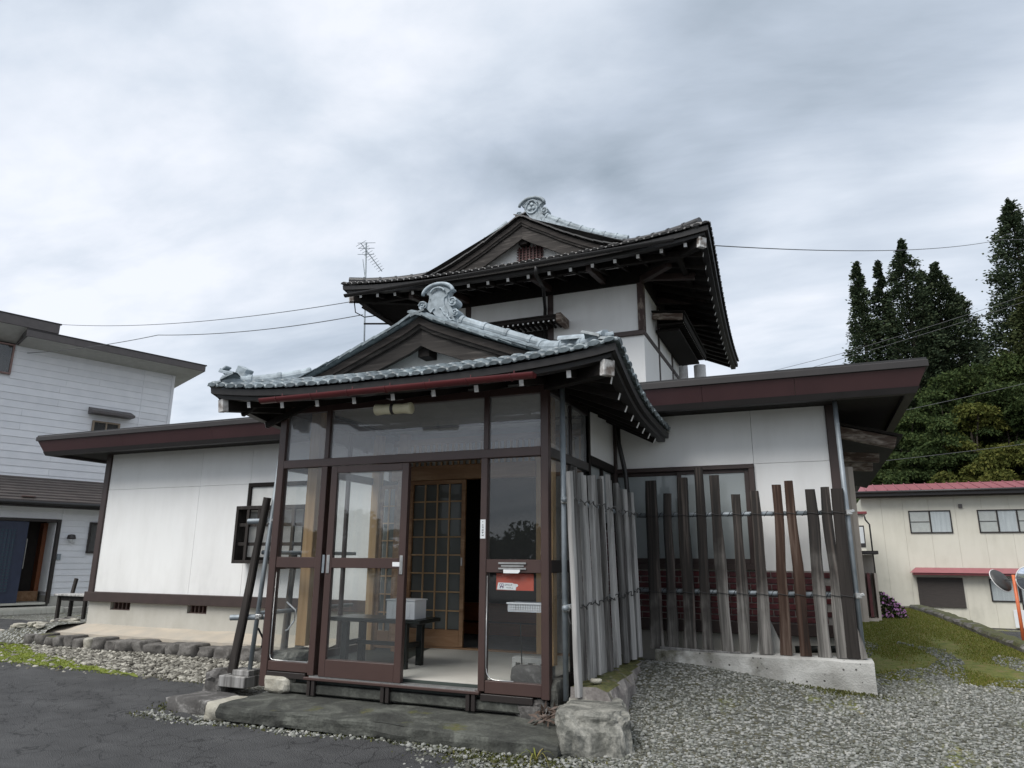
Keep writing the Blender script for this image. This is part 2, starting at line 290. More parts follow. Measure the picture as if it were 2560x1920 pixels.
def ground_mat():
    m, t, b = newmat('gravel_ground'); p = worldpos(t)
    v = N('ShaderNodeTexVoronoi', t); v.inputs['Scale'].default_value = 34; L(p, v.inputs['Vector'], t)
    sp = N('ShaderNodeSeparateColor', t); L(v.outputs['Color'], sp.inputs[0], t)
    peb = ramp(t, sp.outputs[0], [(.1, (.06, .06, .05)), (.5, (.15, .155, .14)), (.9, (.33, .33, .31))])
    soil = ramp(t, nz(t, p, 12, 5), [(.35, (.045, .046, .022)), (.65, (.10, .092, .06))])
    gap = math_node('GREATER_THAN', v.outputs['Distance'], .62, t)
    m1 = N('ShaderNodeMix', t, data_type='RGBA'); L(gap, m1.inputs['Factor'], t); L(peb, m1.inputs['A'], t); L(soil, m1.inputs['B'], t)
    # moss and short grass: spread over the yard behind the kerb, in patches and wheel tracks
    s2 = N('ShaderNodeSeparateXYZ', t); L(p, s2.inputs[0], t)
    ymask = N('ShaderNodeMapRange', t); L(s2.outputs[1], ymask.inputs[0], t); ymask.inputs[1].default_value = 1.6; ymask.inputs[2].default_value = 5.4; ymask.inputs[3].default_value = -.06; ymask.inputs[4].default_value = .42
    mpx = N('ShaderNodeMapping', t); L(p, mpx.inputs[0], t); mpx.inputs['Scale'].default_value = (1.5, .42, 1)
    lowg = N('ShaderNodeMapRange', t); L(s2.outputs[2], lowg.inputs[0], t); lowg.inputs[1].default_value = -.6; lowg.inputs[2].default_value = 0; lowg.inputs[3].default_value = -.35; lowg.inputs[4].default_value = 0
    xm = N('ShaderNodeMapRange', t); L(s2.outputs[0], xm.inputs[0], t); xm.inputs[1].default_value = -3.0; xm.inputs[2].default_value = -1.0; xm.inputs[3].default_value = -.5; xm.inputs[4].default_value = 0
    lowx = math_node('ADD', lowg.outputs[0], xm.outputs[0], t)
    mo = math_node('ADD', math_node('ADD', nz(t, mpx.outputs[0], 1.5, 6, .62, .3), ymask.outputs[0], t), lowx, t)
    mf = N('ShaderNodeMapRange', t); L(mo, mf.inputs[0], t); mf.inputs[1].default_value = .53; mf.inputs[2].default_value = .66
    mc = ramp(t, nz(t, p, 9, 5), [(.3, (.075, .095, .014)), (.48, (.145, .16, .026)), (.68, (.20, .16, .055))])
    m2 = N('ShaderNodeMix', t, data_type='RGBA'); L(mf.outputs[0], m2.inputs['Factor'], t); L(m1.outputs['Result'], m2.inputs['A'], t); L(mc, m2.inputs['B'], t)
    L(m2.outputs['Result'], b.inputs['Base Color'], t); b.inputs['Roughness'].default_value = .95
    bumpn(t, b, math_node('SUBTRACT', nz(t, p, 25, 4), v.outputs['Distance'], t), .9, .02)
ground_mat()
def island_mat(name, stops, rough=.85, trans=0.0, big=0.0, bigscale=.5, tint=None):
    m, t, b = newmat(name); g = N('ShaderNodeNewGeometry', t)
    f = g.outputs['Random Per Island']
    if big: f = math_node('ADD', math_node('MULTIPLY', f, 1-big, t), math_node('MULTIPLY', nz(t, g.outputs['Position'], bigscale, 3), big, t), t)
    c = ramp(t, f, stops); c = hsv(t, c, rnd(t), .25)
    L(c, b.inputs['Base Color'], t); b.inputs['Roughness'].default_value = rough; b.inputs['Specular IOR Level'].default_value = .15 if trans else .3
    if trans:
        tr = N('ShaderNodeBsdfTranslucent', t); L(c, tr.inputs[0], t); ms = N('ShaderNodeMixShader', t); ms.inputs[0].default_value = trans
        o = t.nodes['Material Output']; L(b.outputs[0], ms.inputs[1], t); L(tr.outputs[0], ms.inputs[2], t); L(ms.outputs[0], o.inputs[0], t)
island_mat('gravel_stone', [(.0, (.04, .04, .03)), (.22, (.10, .10, .08)), (.45, (.175, .18, .155)), (.62, (.26, .265, .245)), (.80, (.36, .355, .325)), (1., (.60, .57, .51))], big=.42, bigscale=1.1)
island_mat('gravel_stone_warm', [(.0, (.05, .046, .038)), (.3, (.13, .122, .10)), (.6, (.23, .22, .19)), (1., (.45, .43, .37))])
island_mat('moss', [(0, (.030, .034, .010)), (.5, (.062, .070, .016)), (1, (.11, .095, .028))], big=.5, bigscale=5)
island_mat('bright_moss', [(0, (.10, .14, .014)), (.5, (.17, .215, .026)), (1, (.23, .24, .045))], trans=.2)
island_mat('cedar_leaf', [(0, (.015, .025, .015)), (.5, (.042, .062, .034)), (1, (.090, .104, .052))], trans=.12, big=.4, bigscale=.45)
island_mat('cedar_leaf_olive', [(0, (.018, .026, .010)), (.5, (.042, .056, .022)), (1, (.080, .082, .030))], trans=.12, big=.4, bigscale=.45)
island_mat('broad_leaf', [(0, (.017, .030, .011)), (.5, (.040, .062, .020)), (1, (.080, .098, .030))], trans=.22, big=.45, bigscale=.35)
island_mat('yellow_leaf', [(0, (.034, .048, .011)), (.5, (.082, .092, .022)), (1, (.145, .136, .034))], trans=.22, big=.45, bigscale=.5)
island_mat('grass_blade', [(0, (.095, .12, .018)), (.5, (.16, .18, .034)), (1, (.25, .20, .075))], trans=.2)

def glass(name, tint=(.97, .98, .98), refl=1.45, diffuse_mix=0.0, dcol=(.5, .52, .53)):
    m, t, b = newmat(name); t.nodes.remove(b); o = t.nodes['Material Output']
    tr = N('ShaderNodeBsdfTransparent', t); tr.inputs[0].default_value = (*tint, 1)
    gl = N('ShaderNodeBsdfGlossy', t); gl.inputs['Roughness'].default_value = .012
    fr = N('ShaderNodeFresnel', t); bf = N('ShaderNodeNewGeometry', t).outputs['Backfacing']
    L(math_node('ADD', refl, math_node('MULTIPLY', bf, 1/refl-refl, t), t), fr.inputs[0], t)      # both faces of a pane mirror alike
    nb = N('ShaderNodeBump', t); nb.inputs['Strength'].default_value = .03; nb.inputs['Distance'].default_value = .02
    L(nz(t, worldpos(t), 1.8, 2), nb.inputs['Height'], t); L(nb.outputs[0], gl.inputs['Normal'], t)
    mxs = N('ShaderNodeMixShader', t); L(fr.outputs[0], mxs.inputs[0], t); L(tr.outputs[0], mxs.inputs[1], t); L(gl.outputs[0], mxs.inputs[2], t)
    res = mxs.outputs[0]
    if diffuse_mix:
        df = N('ShaderNodeBsdfDiffuse', t); df.inputs[0].default_value = (*dcol, 1)
        m3 = N('ShaderNodeMixShader', t); m3.inputs[0].default_value = diffuse_mix; L(res, m3.inputs[1], t); L(df.outputs[0], m3.inputs[2], t); res = m3.outputs[0]
    L(res, o.inputs[0], t)
glass('pane_glass', refl=1.55, diffuse_mix=.015)
glass('sheen_glass', refl=1.75, diffuse_mix=.20, dcol=(.56, .57, .60))  # pale diffuse share paints the sky's sheen into the upper porch panes
glass('frosted_glass', tint=(.75, .78, .78), refl=1.55, diffuse_mix=.42, dcol=(.58, .62, .62))
glass('smoke_glass', tint=(.55, .57, .57), refl=1.6, diffuse_mix=.60, dcol=(.20, .21, .20))
m_, t_, b_ = newmat('convex_mirror'); b_.inputs['Metallic'].default_value = 1; b_.inputs['Roughness'].default_value = .03; b_.inputs['Base Color'].default_value = (.75, .8, .88, 1)
# ------------------------------------------------------------------ geometry helpers
ORG = {}
def link(o): COL.objects.link(o); return o
def lerp(a, b, t): return a+(b-a)*t
def put(o, org, parent):
    org = Vector(org); ORG[o.name] = org
    if parent is not None:
        o.parent = parent; o.location = org-ORG[parent.name]
    else: o.location = org
def tag(o, label=None, cat=None, group=None, kind=None):
    if label: o['label'] = label
    if cat: o['category'] = cat
    if group: o['group'] = group
    if kind: o['kind'] = kind
    return o
def thing(name, org, label, cat, group=None):
    o = link(bpy.data.objects.new(name, None)); o.empty_display_size = .2
    put(o, org, None); return tag(o, label, cat, group)
class MB:
    def __init__(s): s.v = []; s.f = []; s.mi = []
    def add(s, vs, fs, mi=0):
        k = len(s.v); s.v += [tuple(v) for v in vs]; s.f += [tuple(i+k for i in f) for f in fs]; s.mi += [mi]*len(fs); return s
    def box(s, a, b, ch=0.0, mi=0):
        c = [(a[i]+b[i])/2 for i in range(3)]; h = [abs(b[i]-a[i])/2 for i in range(3)]
        return s.obox(c, ((1, 0, 0), (0, 1, 0), (0, 0, 1)), h, ch, mi)
    def obox(s, c, ax, h, ch=0.0, mi=0):
        c = Vector(c); ax = [Vector(a).normalized() for a in ax]
        def P(x, y, z): return c+ax[0]*x+ax[1]*y+ax[2]*z
        if ch <= 0:
            vs = [P(h[0]*x, h[1]*y, h[2]*z) for z in (-1, 1) for y in (-1, 1) for x in (-1, 1)]
            return s.add(vs, [(0, 2, 3, 1), (4, 5, 7, 6), (0, 1, 5, 4), (2, 6, 7, 3), (0, 4, 6, 2), (1, 3, 7, 5)], mi)
        ch = min(ch, min(h)*.9); vs = []; idx = {}
        for z in (-1, 1):
            for y in (-1, 1):
                for x in (-1, 1):
                    for k in range(3):
                        q = [h[0]*x, h[1]*y, h[2]*z]
                        for j in range(3):
                            if j != k: q[j] -= ch*(1 if q[j] > 0 else -1)
                        idx[(x, y, z, k)] = len(vs); vs.append(P(*q))
        fs = []
        for sx in (-1, 1):
            f = [idx[(sx, y, z, 0)] for y, z in ((-1, -1), (1, -1), (1, 1), (-1, 1))]; fs.append(f if sx > 0 else f[::-1])
            f = [idx[(x, sx, z, 1)] for x, z in ((-1, -1), (-1, 1), (1, 1), (1, -1))]; fs.append(f if sx > 0 else f[::-1])
            f = [idx[(x, y, sx, 2)] for x, y in ((-1, -1), (1, -1), (1, 1), (-1, 1))]; fs.append(f if sx > 0 else f[::-1])
        for a in (-1, 1):
            for b in (-1, 1):
                fs.append([idx[(-1, a, b, 1)], idx[(1, a, b, 1)], idx[(1, a, b, 2)], idx[(-1, a, b, 2)]])
                fs.append([idx[(a, -1, b, 0)], idx[(a, 1, b, 0)], idx[(a, 1, b, 2)], idx[(a, -1, b, 2)]])
                fs.append([idx[(a, b, -1, 0)], idx[(a, b, 1, 0)], idx[(a, b, 1, 1)], idx[(a, b, -1, 1)]])
        for x in (-1, 1):
            for y in (-1, 1):
                for z in (-1, 1): fs.append([idx[(x, y, z, k)] for k in range(3)])
        return s.add(vs, fs, mi)
    def beam(s, p, q, w, h, ch=0.0, mi=0, upv=(0, 0, 1), end_mi=None):
        p, q = Vector(p), Vector(q); d = (q-p); ln = d.length; d.normalize()
        sd_ = d.cross(Vector(upv))
        if sd_.length < 1e-5: sd_ = d.cross(Vector((1, 0, 0)))
        sd_.normalize(); u_ = sd_.cross(d)
        return s.obox((p+q)/2, (d, sd_, u_), (ln/2, w/2, h/2), ch, mi)
    def tube(s, pts, r, n=8, mi=0, cap=True, r2=None):
        pts = [Vector(p) for p in pts]; k = len(pts); vs = []
        for i, p in enumerate(pts):
            d = (pts[min(i+1, k-1)]-pts[max(i-1, 0)]).normalized()
            a = d.cross(Vector((0, 0, 1)));
            if a.length < 1e-3: a = d.cross(Vector((0, 1, 0)))
            a.normalize(); b_ = a.cross(d)
            rr = r if r2 is None else lerp(r, r2, i/(k-1))
            for j in range(n):
                t = 2*math.pi*j/n; vs.append(p+a*(math.cos(t)*rr)+b_*(math.sin(t)*rr))
        fs = [(i*n+j, i*n+(j+1) % n, (i+1)*n+(j+1) % n, (i+1)*n+j) for i in range(k-1) for j in range(n)]
        if cap: fs += [tuple(range(n))[::-1], tuple((k-1)*n+j for j in range(n))]
        return s.add(vs, fs, mi)
    def prism(s, poly, ax_u, ax_v, ax_w, o, d, mi=0):
        # polygon in the (u, v) plane at o, thickness d along w
        o = Vector(o); u, v, w = Vector(ax_u), Vector(ax_v), Vector(ax_w); n = len(poly)
        vs = [o+u*a+v*b_ for a, b_ in poly]+[o+u*a+v*b_+w*d for a, b_ in poly]
        fs = [tuple(range(n)), tuple(range(n, 2*n))[::-1]]+[(i, i+n, (i+1) % n+n, (i+1) % n) for i in range(n)]
        return s.add(vs, fs, mi)
    def grid(s, P, mi=0):
        r, c = len(P), len(P[0])
        return s.add([p for row in P for p in row], [(i*c+j, i*c+j+1, (i+1)*c+j+1, (i+1)*c+j) for i in range(r-1) for j in range(c-1)], mi)
    def sweep(s, path, outs, prof, mi=0, closed=True):
        # prof: (out, z) offsets carried along path
        P = []
        for p, o_ in zip(path, outs):
            P.append([Vector(p)+Vector(o_)*a+Vector((0, 0, b_)) for a, b_ in prof])
        if closed: P = [row+[row[0]] for row in P]
        s.grid(P, mi); m = len(prof)
        if closed:
            s.add(P[0][:m], [tuple(range(m))], mi); s.add(P[-1][:m], [tuple(range(m))[::-1]], mi)
        return s
    def mesh(s, name, mats, smooth=False, org=(0, 0, 0)):
        me = bpy.data.meshes.new(name)
        v = np.array(s.v, dtype=float)-np.array(org, dtype=float)
        me.from_pydata(v.tolist(), [], s.f)
        for m in (mats if isinstance(mats, (list, tuple)) else [mats]): me.materials.append(MATS[m])
        if len(set(s.mi)) > 1: me.polygons.foreach_set('material_index', s.mi)
        if smooth: me.polygons.foreach_set('use_smooth', [True]*len(me.polygons))
        me.update(); return me
    def build(s, name, mats, parent=None, smooth=False, label=None, kind=None):
        v = np.array(s.v); lo, hi = v.min(0), v.max(0); org = ((lo[0]+hi[0])/2, (lo[1]+hi[1])/2, lo[2])
        o = link(bpy.data.objects.new(name, s.mesh(name, mats, smooth, org))); put(o, org, parent)
        if label: o['label'] = label
        if kind: o['kind'] = kind
        return o
def inst(name, me, M, parent, label=None):
    o = link(bpy.data.objects.new(name, me)); org = M.translation.copy(); ORG[o.name] = org
    R_ = M.to_3x3().to_4x4(); o.parent = parent
    o.matrix_basis = Matrix.Translation(org-(ORG[parent.name] if parent else Vector()))@R_
    if label: o['label'] = label
    return o
def frame(x, y, z, o):
    M = Matrix((Vector(x), Vector(y), Vector(z))).transposed().to_4x4(); M.translation = Vector(o); return M
def bx(name, mat, a, b, parent, ch=.004, **k): return MB().box(a, b, ch).build(name, mat, parent, **k)
def ss(a, b, x):
    t = max(0, min(1, (x-a)/(b-a))); return t*t*(3-2*t)
def rock(mb, c, size, seed, sub=3, rough=.22, flat=None, freq=1.3, mi=0, rot=0):
    import bmesh
    bm = bmesh.new(); bmesh.ops.create_icosphere(bm, subdivisions=sub, radius=1)
    vs = []; cr_, sr_ = math.cos(rot), math.sin(rot)
    for v in bm.verts:
        p = v.co.copy(); q = Vector([math.copysign(abs(t)**.55, t) for t in p])
        d = noise.fractal(p*freq+Vector((seed*7.3, seed*3.1, seed)), .9, 2.0, 4)
        q *= 1+rough*d
        if flat is not None and q.z > flat: q.z = flat+(q.z-flat)*.12
        x, y, z = q.x*size[0], q.y*size[1], q.z*size[2]
        vs.append((c[0]+x*cr_-y*sr_, c[1]+x*sr_+y*cr_, c[2]+z))
    fs = [tuple(v.index for v in f.verts) for f in bm.faces]; bm.free()
    return mb.add(vs, fs, mi)

# ------------------------------------------------------------------ the lie of the land
def kerb_x(y): return float(np.interp(y, [-8, -3, 1, 5.7, 7, 12.7, 13.4], [3.9, 3.5, 3.1, 2.58, 2.45, 2.02, 1.95]))
def gz(x, y):
    left = .22*ss(-2.6, 2.0, y); right = .31*ss(-3.2, 2.2, y)+.20*ss(2.2, 12, y)
    w = ss(-6, -1.5, x); z = lerp(left, right, w)
    if x > -2.2: z += .21*math.exp(-((x+1.55)/1.25)**2)*math.exp(-((y-1.9)/.95)**2)
    if x < -12: z = lerp(z, .08, 1-ss(-17, -12, x))
    if x > 0:
        d = ss(kerb_x(y)+.02, kerb_x(y)+.35, x); z = lerp(z, -1.15, d)
        z = lerp(z, -1.3, ss(13.3, 15.0, y))
    return z
def axis(lo, hi, fine_lo, fine_hi, step, grow=1.35):
    a = list(np.arange(fine_lo, fine_hi+1e-6, step)); s_ = step; v = fine_lo
    while v > lo: s_ *= grow; v -= s_; a.insert(0, v)
    s_ = step; v = a[-1]
    while v < hi: s_ *= grow; v += s_; a.append(v)
    return a
xs = axis(-220, 220, -14, 4.2, .14); ys = axis(-220, 220, -7, 15.4, .16)
g = MB(); g.grid([[(x, y, gz(x, y)) for x in xs] for y in ys]); o = g.build('ground', 'gravel_ground', smooth=True)
tag(o, kind='structure')
# asphalt: a sheet 5 mm above the ground, its edge ragged
ASPH = [(-2.60, -.90), (-2.85, -.80), (-3.2, -.74), (-4.1, -.68), (-4.9, -.64), (-5.4, -.60), (-5.72, -.50), (-5.88, -.25), (-5.92, .20), (-6.34, .45), (-7.4, .51), (-8.8, .58), (-10.14, .62), (-11.6, .95), (-12.6, 1.75), (-13.4, 2.9), (-14.1, 4.2), (-16.0, 5.6), (-20.0, 5.4),
        (-24, 2), (-26, -8), (-26, -40), (2.0, -40), (-.2, -8), (-.7, -5), (-1.35, -3), (-2.0, -1.9)]
def ragged(poly, seed, amp, step=.12):
    out_ = []
    for i in range(len(poly)):
        a, b_ = Vector((*poly[i], 0)), Vector((*poly[(i+1) % len(poly)], 0)); ln = (b_-a).length; n_ = max(1, int(ln/step)) if ln < 12 else 6
        nrm = Vector((b_.y-a.y, a.x-b_.x, 0)).normalized()
        for k in range(n_):
            p = a.lerp(b_, k/n_); out_.append((p+nrm*amp*noise.noise(Vector((p.x*3+seed, p.y*3, seed)))).to_tuple()[:2])
    return out_
def inside(poly, x, y):
    c = False; j = len(poly)-1
    for i in range(len(poly)):
        (xi, yi), (xj, yj) = poly[i], poly[j]
        if (yi > y) != (yj > y) and x < (xj-xi)*(y-yi)/(yj-yi)+xi: c = not c
        j = i
    return c
def sheet(name, poly, lift, mat, kind, step=.5, thick=0.0):
    import bmesh
    bm = bmesh.new(); f = bm.faces.new([bm.verts.new((x, y, 0)) for x, y in poly])
    bmesh.ops.triangulate(bm, faces=bm.faces[:])
    xs_ = [p[0] for p in poly]; ys_ = [p[1] for p in poly]
    for v, lo, hi, no in ((0, min(xs_), max(xs_), (1, 0, 0)), (1, min(ys_), max(ys_), (0, 1, 0))):
        q = lo
        while q < hi:
            co = (q, 0, 0) if v == 0 else (0, q, 0)
            bmesh.ops.bisect_plane(bm, geom=bm.verts[:]+bm.edges[:]+bm.faces[:], plane_co=co, plane_no=no, dist=1e-5)
            q += step if -12 < q < 6 else step*4
    for v in bm.verts: v.co.z = gz(v.co.x, v.co.y)+lift
    me = bpy.data.meshes.new(name); bm.to_mesh(me); bm.free(); me.materials.append(MATS[mat])
    o_ = link(bpy.data.objects.new(name, me)); ORG[o_.name] = Vector(); tag(o_, kind=kind); return o_
ASPHR = ragged(ASPH, 3, .09)
sheet('asphalt', ASPHR, .014, 'asphalt', 'structure', .45)
MOSS = ragged([(-13.2, 2.75), (-12.2, 1.90), (-11.4, 1.72), (-10.6, 1.36), (-9.68, 1.06), (-8.69, .74), (-7.6, .60), (-7.4, .50), (-8.8, .56), (-10.14, .60), (-11.6, .90), (-12.6, 1.66)], 9, .12)
sheet('moss', MOSS, .020, 'moss_mat', 'stuff', .5)

sheet('lower_road', [(3.6, -6), (3.3, 0), (3.0, 6), (2.7, 13.8), (1.0, 16), (-4, 17), (-4, 31), (14, 31), (14, -6)], .02, 'asphalt', 'structure', .6)

# ------------------------------------------------------------------ the house: lower storey
H = thing('house', (-5, 3, .3), 'white walled two storey house with dark tiled roofs and a glazed entrance porch', 'house')
WY = 2.38; WL, WR = -10.93, .34
# foundation with vent slots
mb = MB(); mb.box((-10.95, WY+.03, .1), (-5.3, WY+.3, .72)).box((-10.95, WY+.03, .72), (-10.457, WY+.3, .84)).box((-10.019, WY+.03, .72), (-8.824, WY+.3, .84)).box((-8.435, WY+.03, .72), (-5.3, WY+.3, .84))
mb.box((-10.95, WY+.3, .1), (-10.7, 12, .84)); FND = mb.build('foundation', 'foundation', H)
MB().box((-2.2, WY+.03, .1), (WR-.02, WY+.3, .78)).box((WR-.25, WY+.3, .1), (WR-.02, 12, .78)).build('foundation', 'foundation', H)
for x0, x1 in ((-10.457, -10.019), (-8.824, -8.435)):
    mb = MB().box((x0, WY+.12, .72), (x1, WY+.14, .84))
    n_ = 5
    for i in range(n_): xx = lerp(x0, x1, (i+.5)/n_); mb.box((xx-.012, WY+.07, .72), (xx+.012, WY+.12, .84))
    mb.box((x0, WY+.06, .72), (x1, WY+.12, .735)).build('vent', 'vent_brown', FND)
bx('base_trim', 'post_brown', (-11.0, WY-.045, .842), (-5.3, WY+.1, .99), H, .006)
bx('base_trim', 'post_brown', (-2.2, WY-.035, .782), (WR+.02, WY+.1, .905), H, .006)
def panel(x0, x1, z0, z1, y=WY, name='wall_panel', mat='plaster'): return bx(name, mat, (x0+.0015, y, z0+.0015), (x1-.0015, y+.1, z1-.0015), H, .002)
for x0, x1 in ((-10.83, -8.81), (-8.81, -7.80), (-7.80, -5.2)):
    panel(x0, x1, .99, 2.622); panel(x0, x1, 2.622, 3.30)
bx('wall', 'plaster', (WL+.03, WY+.1, .84), (WL+.13, 12, 3.3), H, 0)
bx('corner_post', 'post_brown', (-10.945, WY-.03, .99), (-10.832, WY+.1, 3.3), H, .006)
bx('corner_post', 'post_brown', (.23, WY-.03, .905), (WR, WY+.12, 3.3), H, .006)
panel(-2.3, -.556, 2.606, 3.30); panel(-.556, .229, 2.606, 3.30); panel(-.556, .229, 1.44, 2.606)
bx('wall', 'plaster', (WR-.12, WY+.12, .78), (WR-.02, 12, 3.3), H, 0)
# right window: frosted sliding pair in a brown frame
mb = MB(); X0, X1, Z0, Z1 = -2.3, -.557, 1.445, 2.604
for a, b_ in (((X0, WY-.035, Z1-.05), (X1, WY+.08, Z1)), ((X0, WY-.045, Z0), (X1, WY+.08, Z0+.06)), ((X1-.06, WY-.035, Z0+.06), (X1, WY+.08, Z1-.05)), ((X0, WY-.035, Z0+.06), (X0+.06, WY+.08, Z1-.05))): mb.box(a, b_, .004)
WIN = mb.build('window', 'post_brown', H)
for i, (a, b_, yy) in enumerate(((X0+.06, -1.36, .035), (-1.42, X1-.06, .0))):
    s_ = MB()
    for q in (((a, WY+yy, Z0+.06), (a+.05, WY+yy+.03, Z1-.05)), ((b_-.05, WY+yy, Z0+.06), (b_, WY+yy+.03, Z1-.05)), ((a+.05, WY+yy, Z0+.06), (b_-.05, WY+yy+.03, Z0+.12)), ((a+.05, WY+yy, Z1-.09), (b_-.05, WY+yy+.03, Z1-.05))): s_.box(*q, .003)
    s_.build('sash', 'post_brown', WIN)
    MB().box((a+.05, WY+yy+.012, Z0+.12), (b_-.05, WY+yy+.018, Z1-.09)).build('pane', 'frosted_glass', WIN)
MB().grid([[(lerp(-2.2, -.62, i/60), WY+.16+.02*math.sin(i*1.7)+.01*math.sin(i*.6), z) for i in range(61)] for z in (1.5, 2.6)]).build('curtain', 'curtain', WIN, smooth=True)
MB().box((X0, WY+.3, Z0), (X1, WY+.32, Z1)).build('room_wall', 'interior_wall', WIN)
# small left window behind its lattice box
mb = MB(); A0, A1, B0, B1 = -7.79, -6.55, 1.50, 2.63
for a, b_ in (((A0, WY-.05, B1-.06), (A1, WY-.002, B1)), ((A0, WY-.05, B0), (A1, WY-.002, B0+.05)), ((A0, WY-.05, B0+.05), (A0+.06, WY-.002, B1-.06)), ((A1-.06, WY-.05, B0+.05), (A1, WY-.002, B1-.06)), ((A0+.62, WY-.045, B0+.05), (A0+.67, WY-.002, B1-.06))): mb.box(a, b_, .004)
W2 = mb.build('window', 'dark_wood', H, label='small side window with a white film behind a black lattice')
MB().box((A0+.06, WY-.02, B0+.05), (A1-.06, WY-.012, B1-.06)).build('pane', 'film_white', W2)
lt = MB(); lx0, lx1, lz0, lz1, ly0, ly1 = -7.76, -6.5, 1.46, 2.27, 2.10, 2.325
lt.box((lx0, ly0, lz0), (lx0+.045, ly1, lz1), .003).box((lx1-.045, ly0, lz0), (lx1, ly1, lz1), .003).box((lx0+.045, ly0, lz1-.05), (lx1-.045, ly1, lz1), .003).box((lx0+.045, ly0, lz0), (lx1-.045, ly1, lz0+.045), .003)
LAT = lt.build('window_lattice', 'plank_black', H)
for i in range(1, 6):
    xx = lerp(lx0+.02, lx1-.02, i/6); MB().box((xx-.024, ly0+.004, lz0+.045), (xx+.024, ly0+.04, lz1-.05), .003).build('slat', 'plank_black', LAT)
for i in range(1, 3):
    zz = lerp(lz0, lz1, i/3); MB().box((lx0+.045, ly0+.041, zz-.024), (lx1-.045, ly0+.075, zz+.024), .003).build('slat', 'plank_black', LAT)
# brick facing, brick by brick
BRM = MB().box((-.104, -.012, -.026), (.104, .012, .026), .003).mesh('brick', 'red_brick')
BW = bx('brick_facing', 'mortar', (-2.15, WY-.012, .905), (.229, WY+.08, 1.442), H, 0)
for r in range(8):
    z = .942+r*.0655; x = -2.15+(.06 if r % 2 else .16)
    while x < .2:
        if x-.104 > -2.15 and x+.104 < .231: inst('brick', BRM, Matrix.Translation((x, WY-.014+random.uniform(-.002, .002), z)), BW)
        x += .2165
BW2 = bx('brick_facing', 'mortar', (-2.235, .95, .60), (-2.158, WY-.02, 1.86), H, 0)
RZ = Matrix.Rotation(math.pi/2, 4, 'Z')
for r in range(19):
    z = .64+r*.0655; y = 1.0+(.06 if r % 2 else .16)
    while y+.104 < WY-.03:
        inst('brick', BRM, Matrix.Translation((-2.156, y, z))@RZ, BW2); y += .2165
# fascia all round, soffit, roof
EX0, EX1, EY, EB = -11.85, 1.17, 1.72, 13.0
c0, c1 = (-1/1, -1, 0), (1, -1, 0)
path = [(EX0, EB, 0), (EX0, EY, 0), (EX1, EY, 0), (EX1, EB, 0)]; outs = [(-1, 0, 0), c0, c1, (1, 0, 0)]
MR = MB()
def roofp(x, y):
    d = min(y-EY, x-EX0, EX1-x); return 3.482+.225*max(0, d)
# stepped courses of roof tile
k_ = 17; rows = [i*4.7/k_ for i in range(k_+1)]
for i in range(k_):
    d0, d1 = rows[i], rows[i+1]; za, zb = 3.50+.225*d0, 3.482+.225*d1-.004
    for (pa, pb, qa, qb) in (((EX0+d0, EY+d0), (EX1-d0, EY+d0), (EX0+d1, EY+d1), (EX1-d1, EY+d1)),
                              ((EX1-d0, EY+d0), (EX1-d0, EB), (EX1-d1, EY+d1), (EX1-d1, EB)), ((EX0+d0, EB), (EX0+d0, EY+d0), (EX0+d1, EB), (EX0+d1, EY+d1))):
        MR.add([(*pa, za), (*pb, za), (*qb, zb), (*qa, zb)], [(0, 1, 2, 3)]); MR.add([(*pa, za-.03), (*pb, za-.03), (*pb, za), (*pa, za)], [(0, 1, 2, 3)])
MROOF = MR.build('main_roof', 'main_roof', H)
MB().sweep(path, outs, [(0, 3.405), (.012, 3.41), (.012, 3.47), (0, 3.482), (-.3, 3.492), (-.3, 3.405)]).build('roof_edge', 'fascia_dark', MROOF)
def fpath(x0, x1): return [(x0, EY, 0), (x1, EY, 0)]
brk = [EX0, -9.9, -8.05, -6.2, -4.35, -2.5, -1.0, -.05, EX1]
pr = [(-.012, 3.404), (-.085, 3.235), (-.14, 3.235), (-.1, 3.404)]
for i in range(len(brk)-1):
    a, b_ = brk[i], brk[i+1]; oa = c0 if i == 0 else (0, -1, 0); ob = c1 if i == len(brk)-2 else (0, -1, 0)
    MB().sweep([(a+(.002 if i else 0), EY, 0), (b_-.002*(i < len(brk)-2), EY, 0)], [oa, ob], pr).build('fascia_board', 'maroon', MROOF)
for pth, ou in (([(EX1, EY, 0), (EX1, EB, 0)], [c1, (1, 0, 0)]), ([(EX0, EB, 0), (EX0, EY, 0)], [(-1, 0, 0), c0])): MB().sweep(pth, ou, pr).build('fascia_board', 'maroon', MROOF)
MB().sweep(path, outs, [(-.078, 3.234), (-.108, 3.172), (-.2, 3.172), (-.2, 3.234)]).build('fascia_trim', 'fascia_dark', MROOF)
sof = MB(); zz = 3.215
for q in (((EX0+.15, EY+.15), (EX1-.15, EY+.15), (WR-.02, WY+.06), (WL+.05, WY+.06)), ((EX1-.15, EY+.15), (EX1-.15, EB), (WR-.02, EB), (WR-.02, WY+.06)), ((EX0+.15, EB), (EX0+.15, EY+.15), (WL+.05, WY+.06), (WL+.05, EB))):
    sof.add([(x, y, zz) for x, y in q], [(0, 1, 2, 3)])
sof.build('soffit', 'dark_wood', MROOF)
mb = MB()
for i, (w_, h_) in enumerate(((.20, .05), (.17, .05), (.14, .05), (.10, .06))): mb.box((-7.9+.02*i, 2.9, 3.80+i*.05), (-7.5, 2.9+w_*1.2, 3.80+(i+1)*.05-.006), .004)
mb.build('ridge_end', 'main_roof', MROOF)
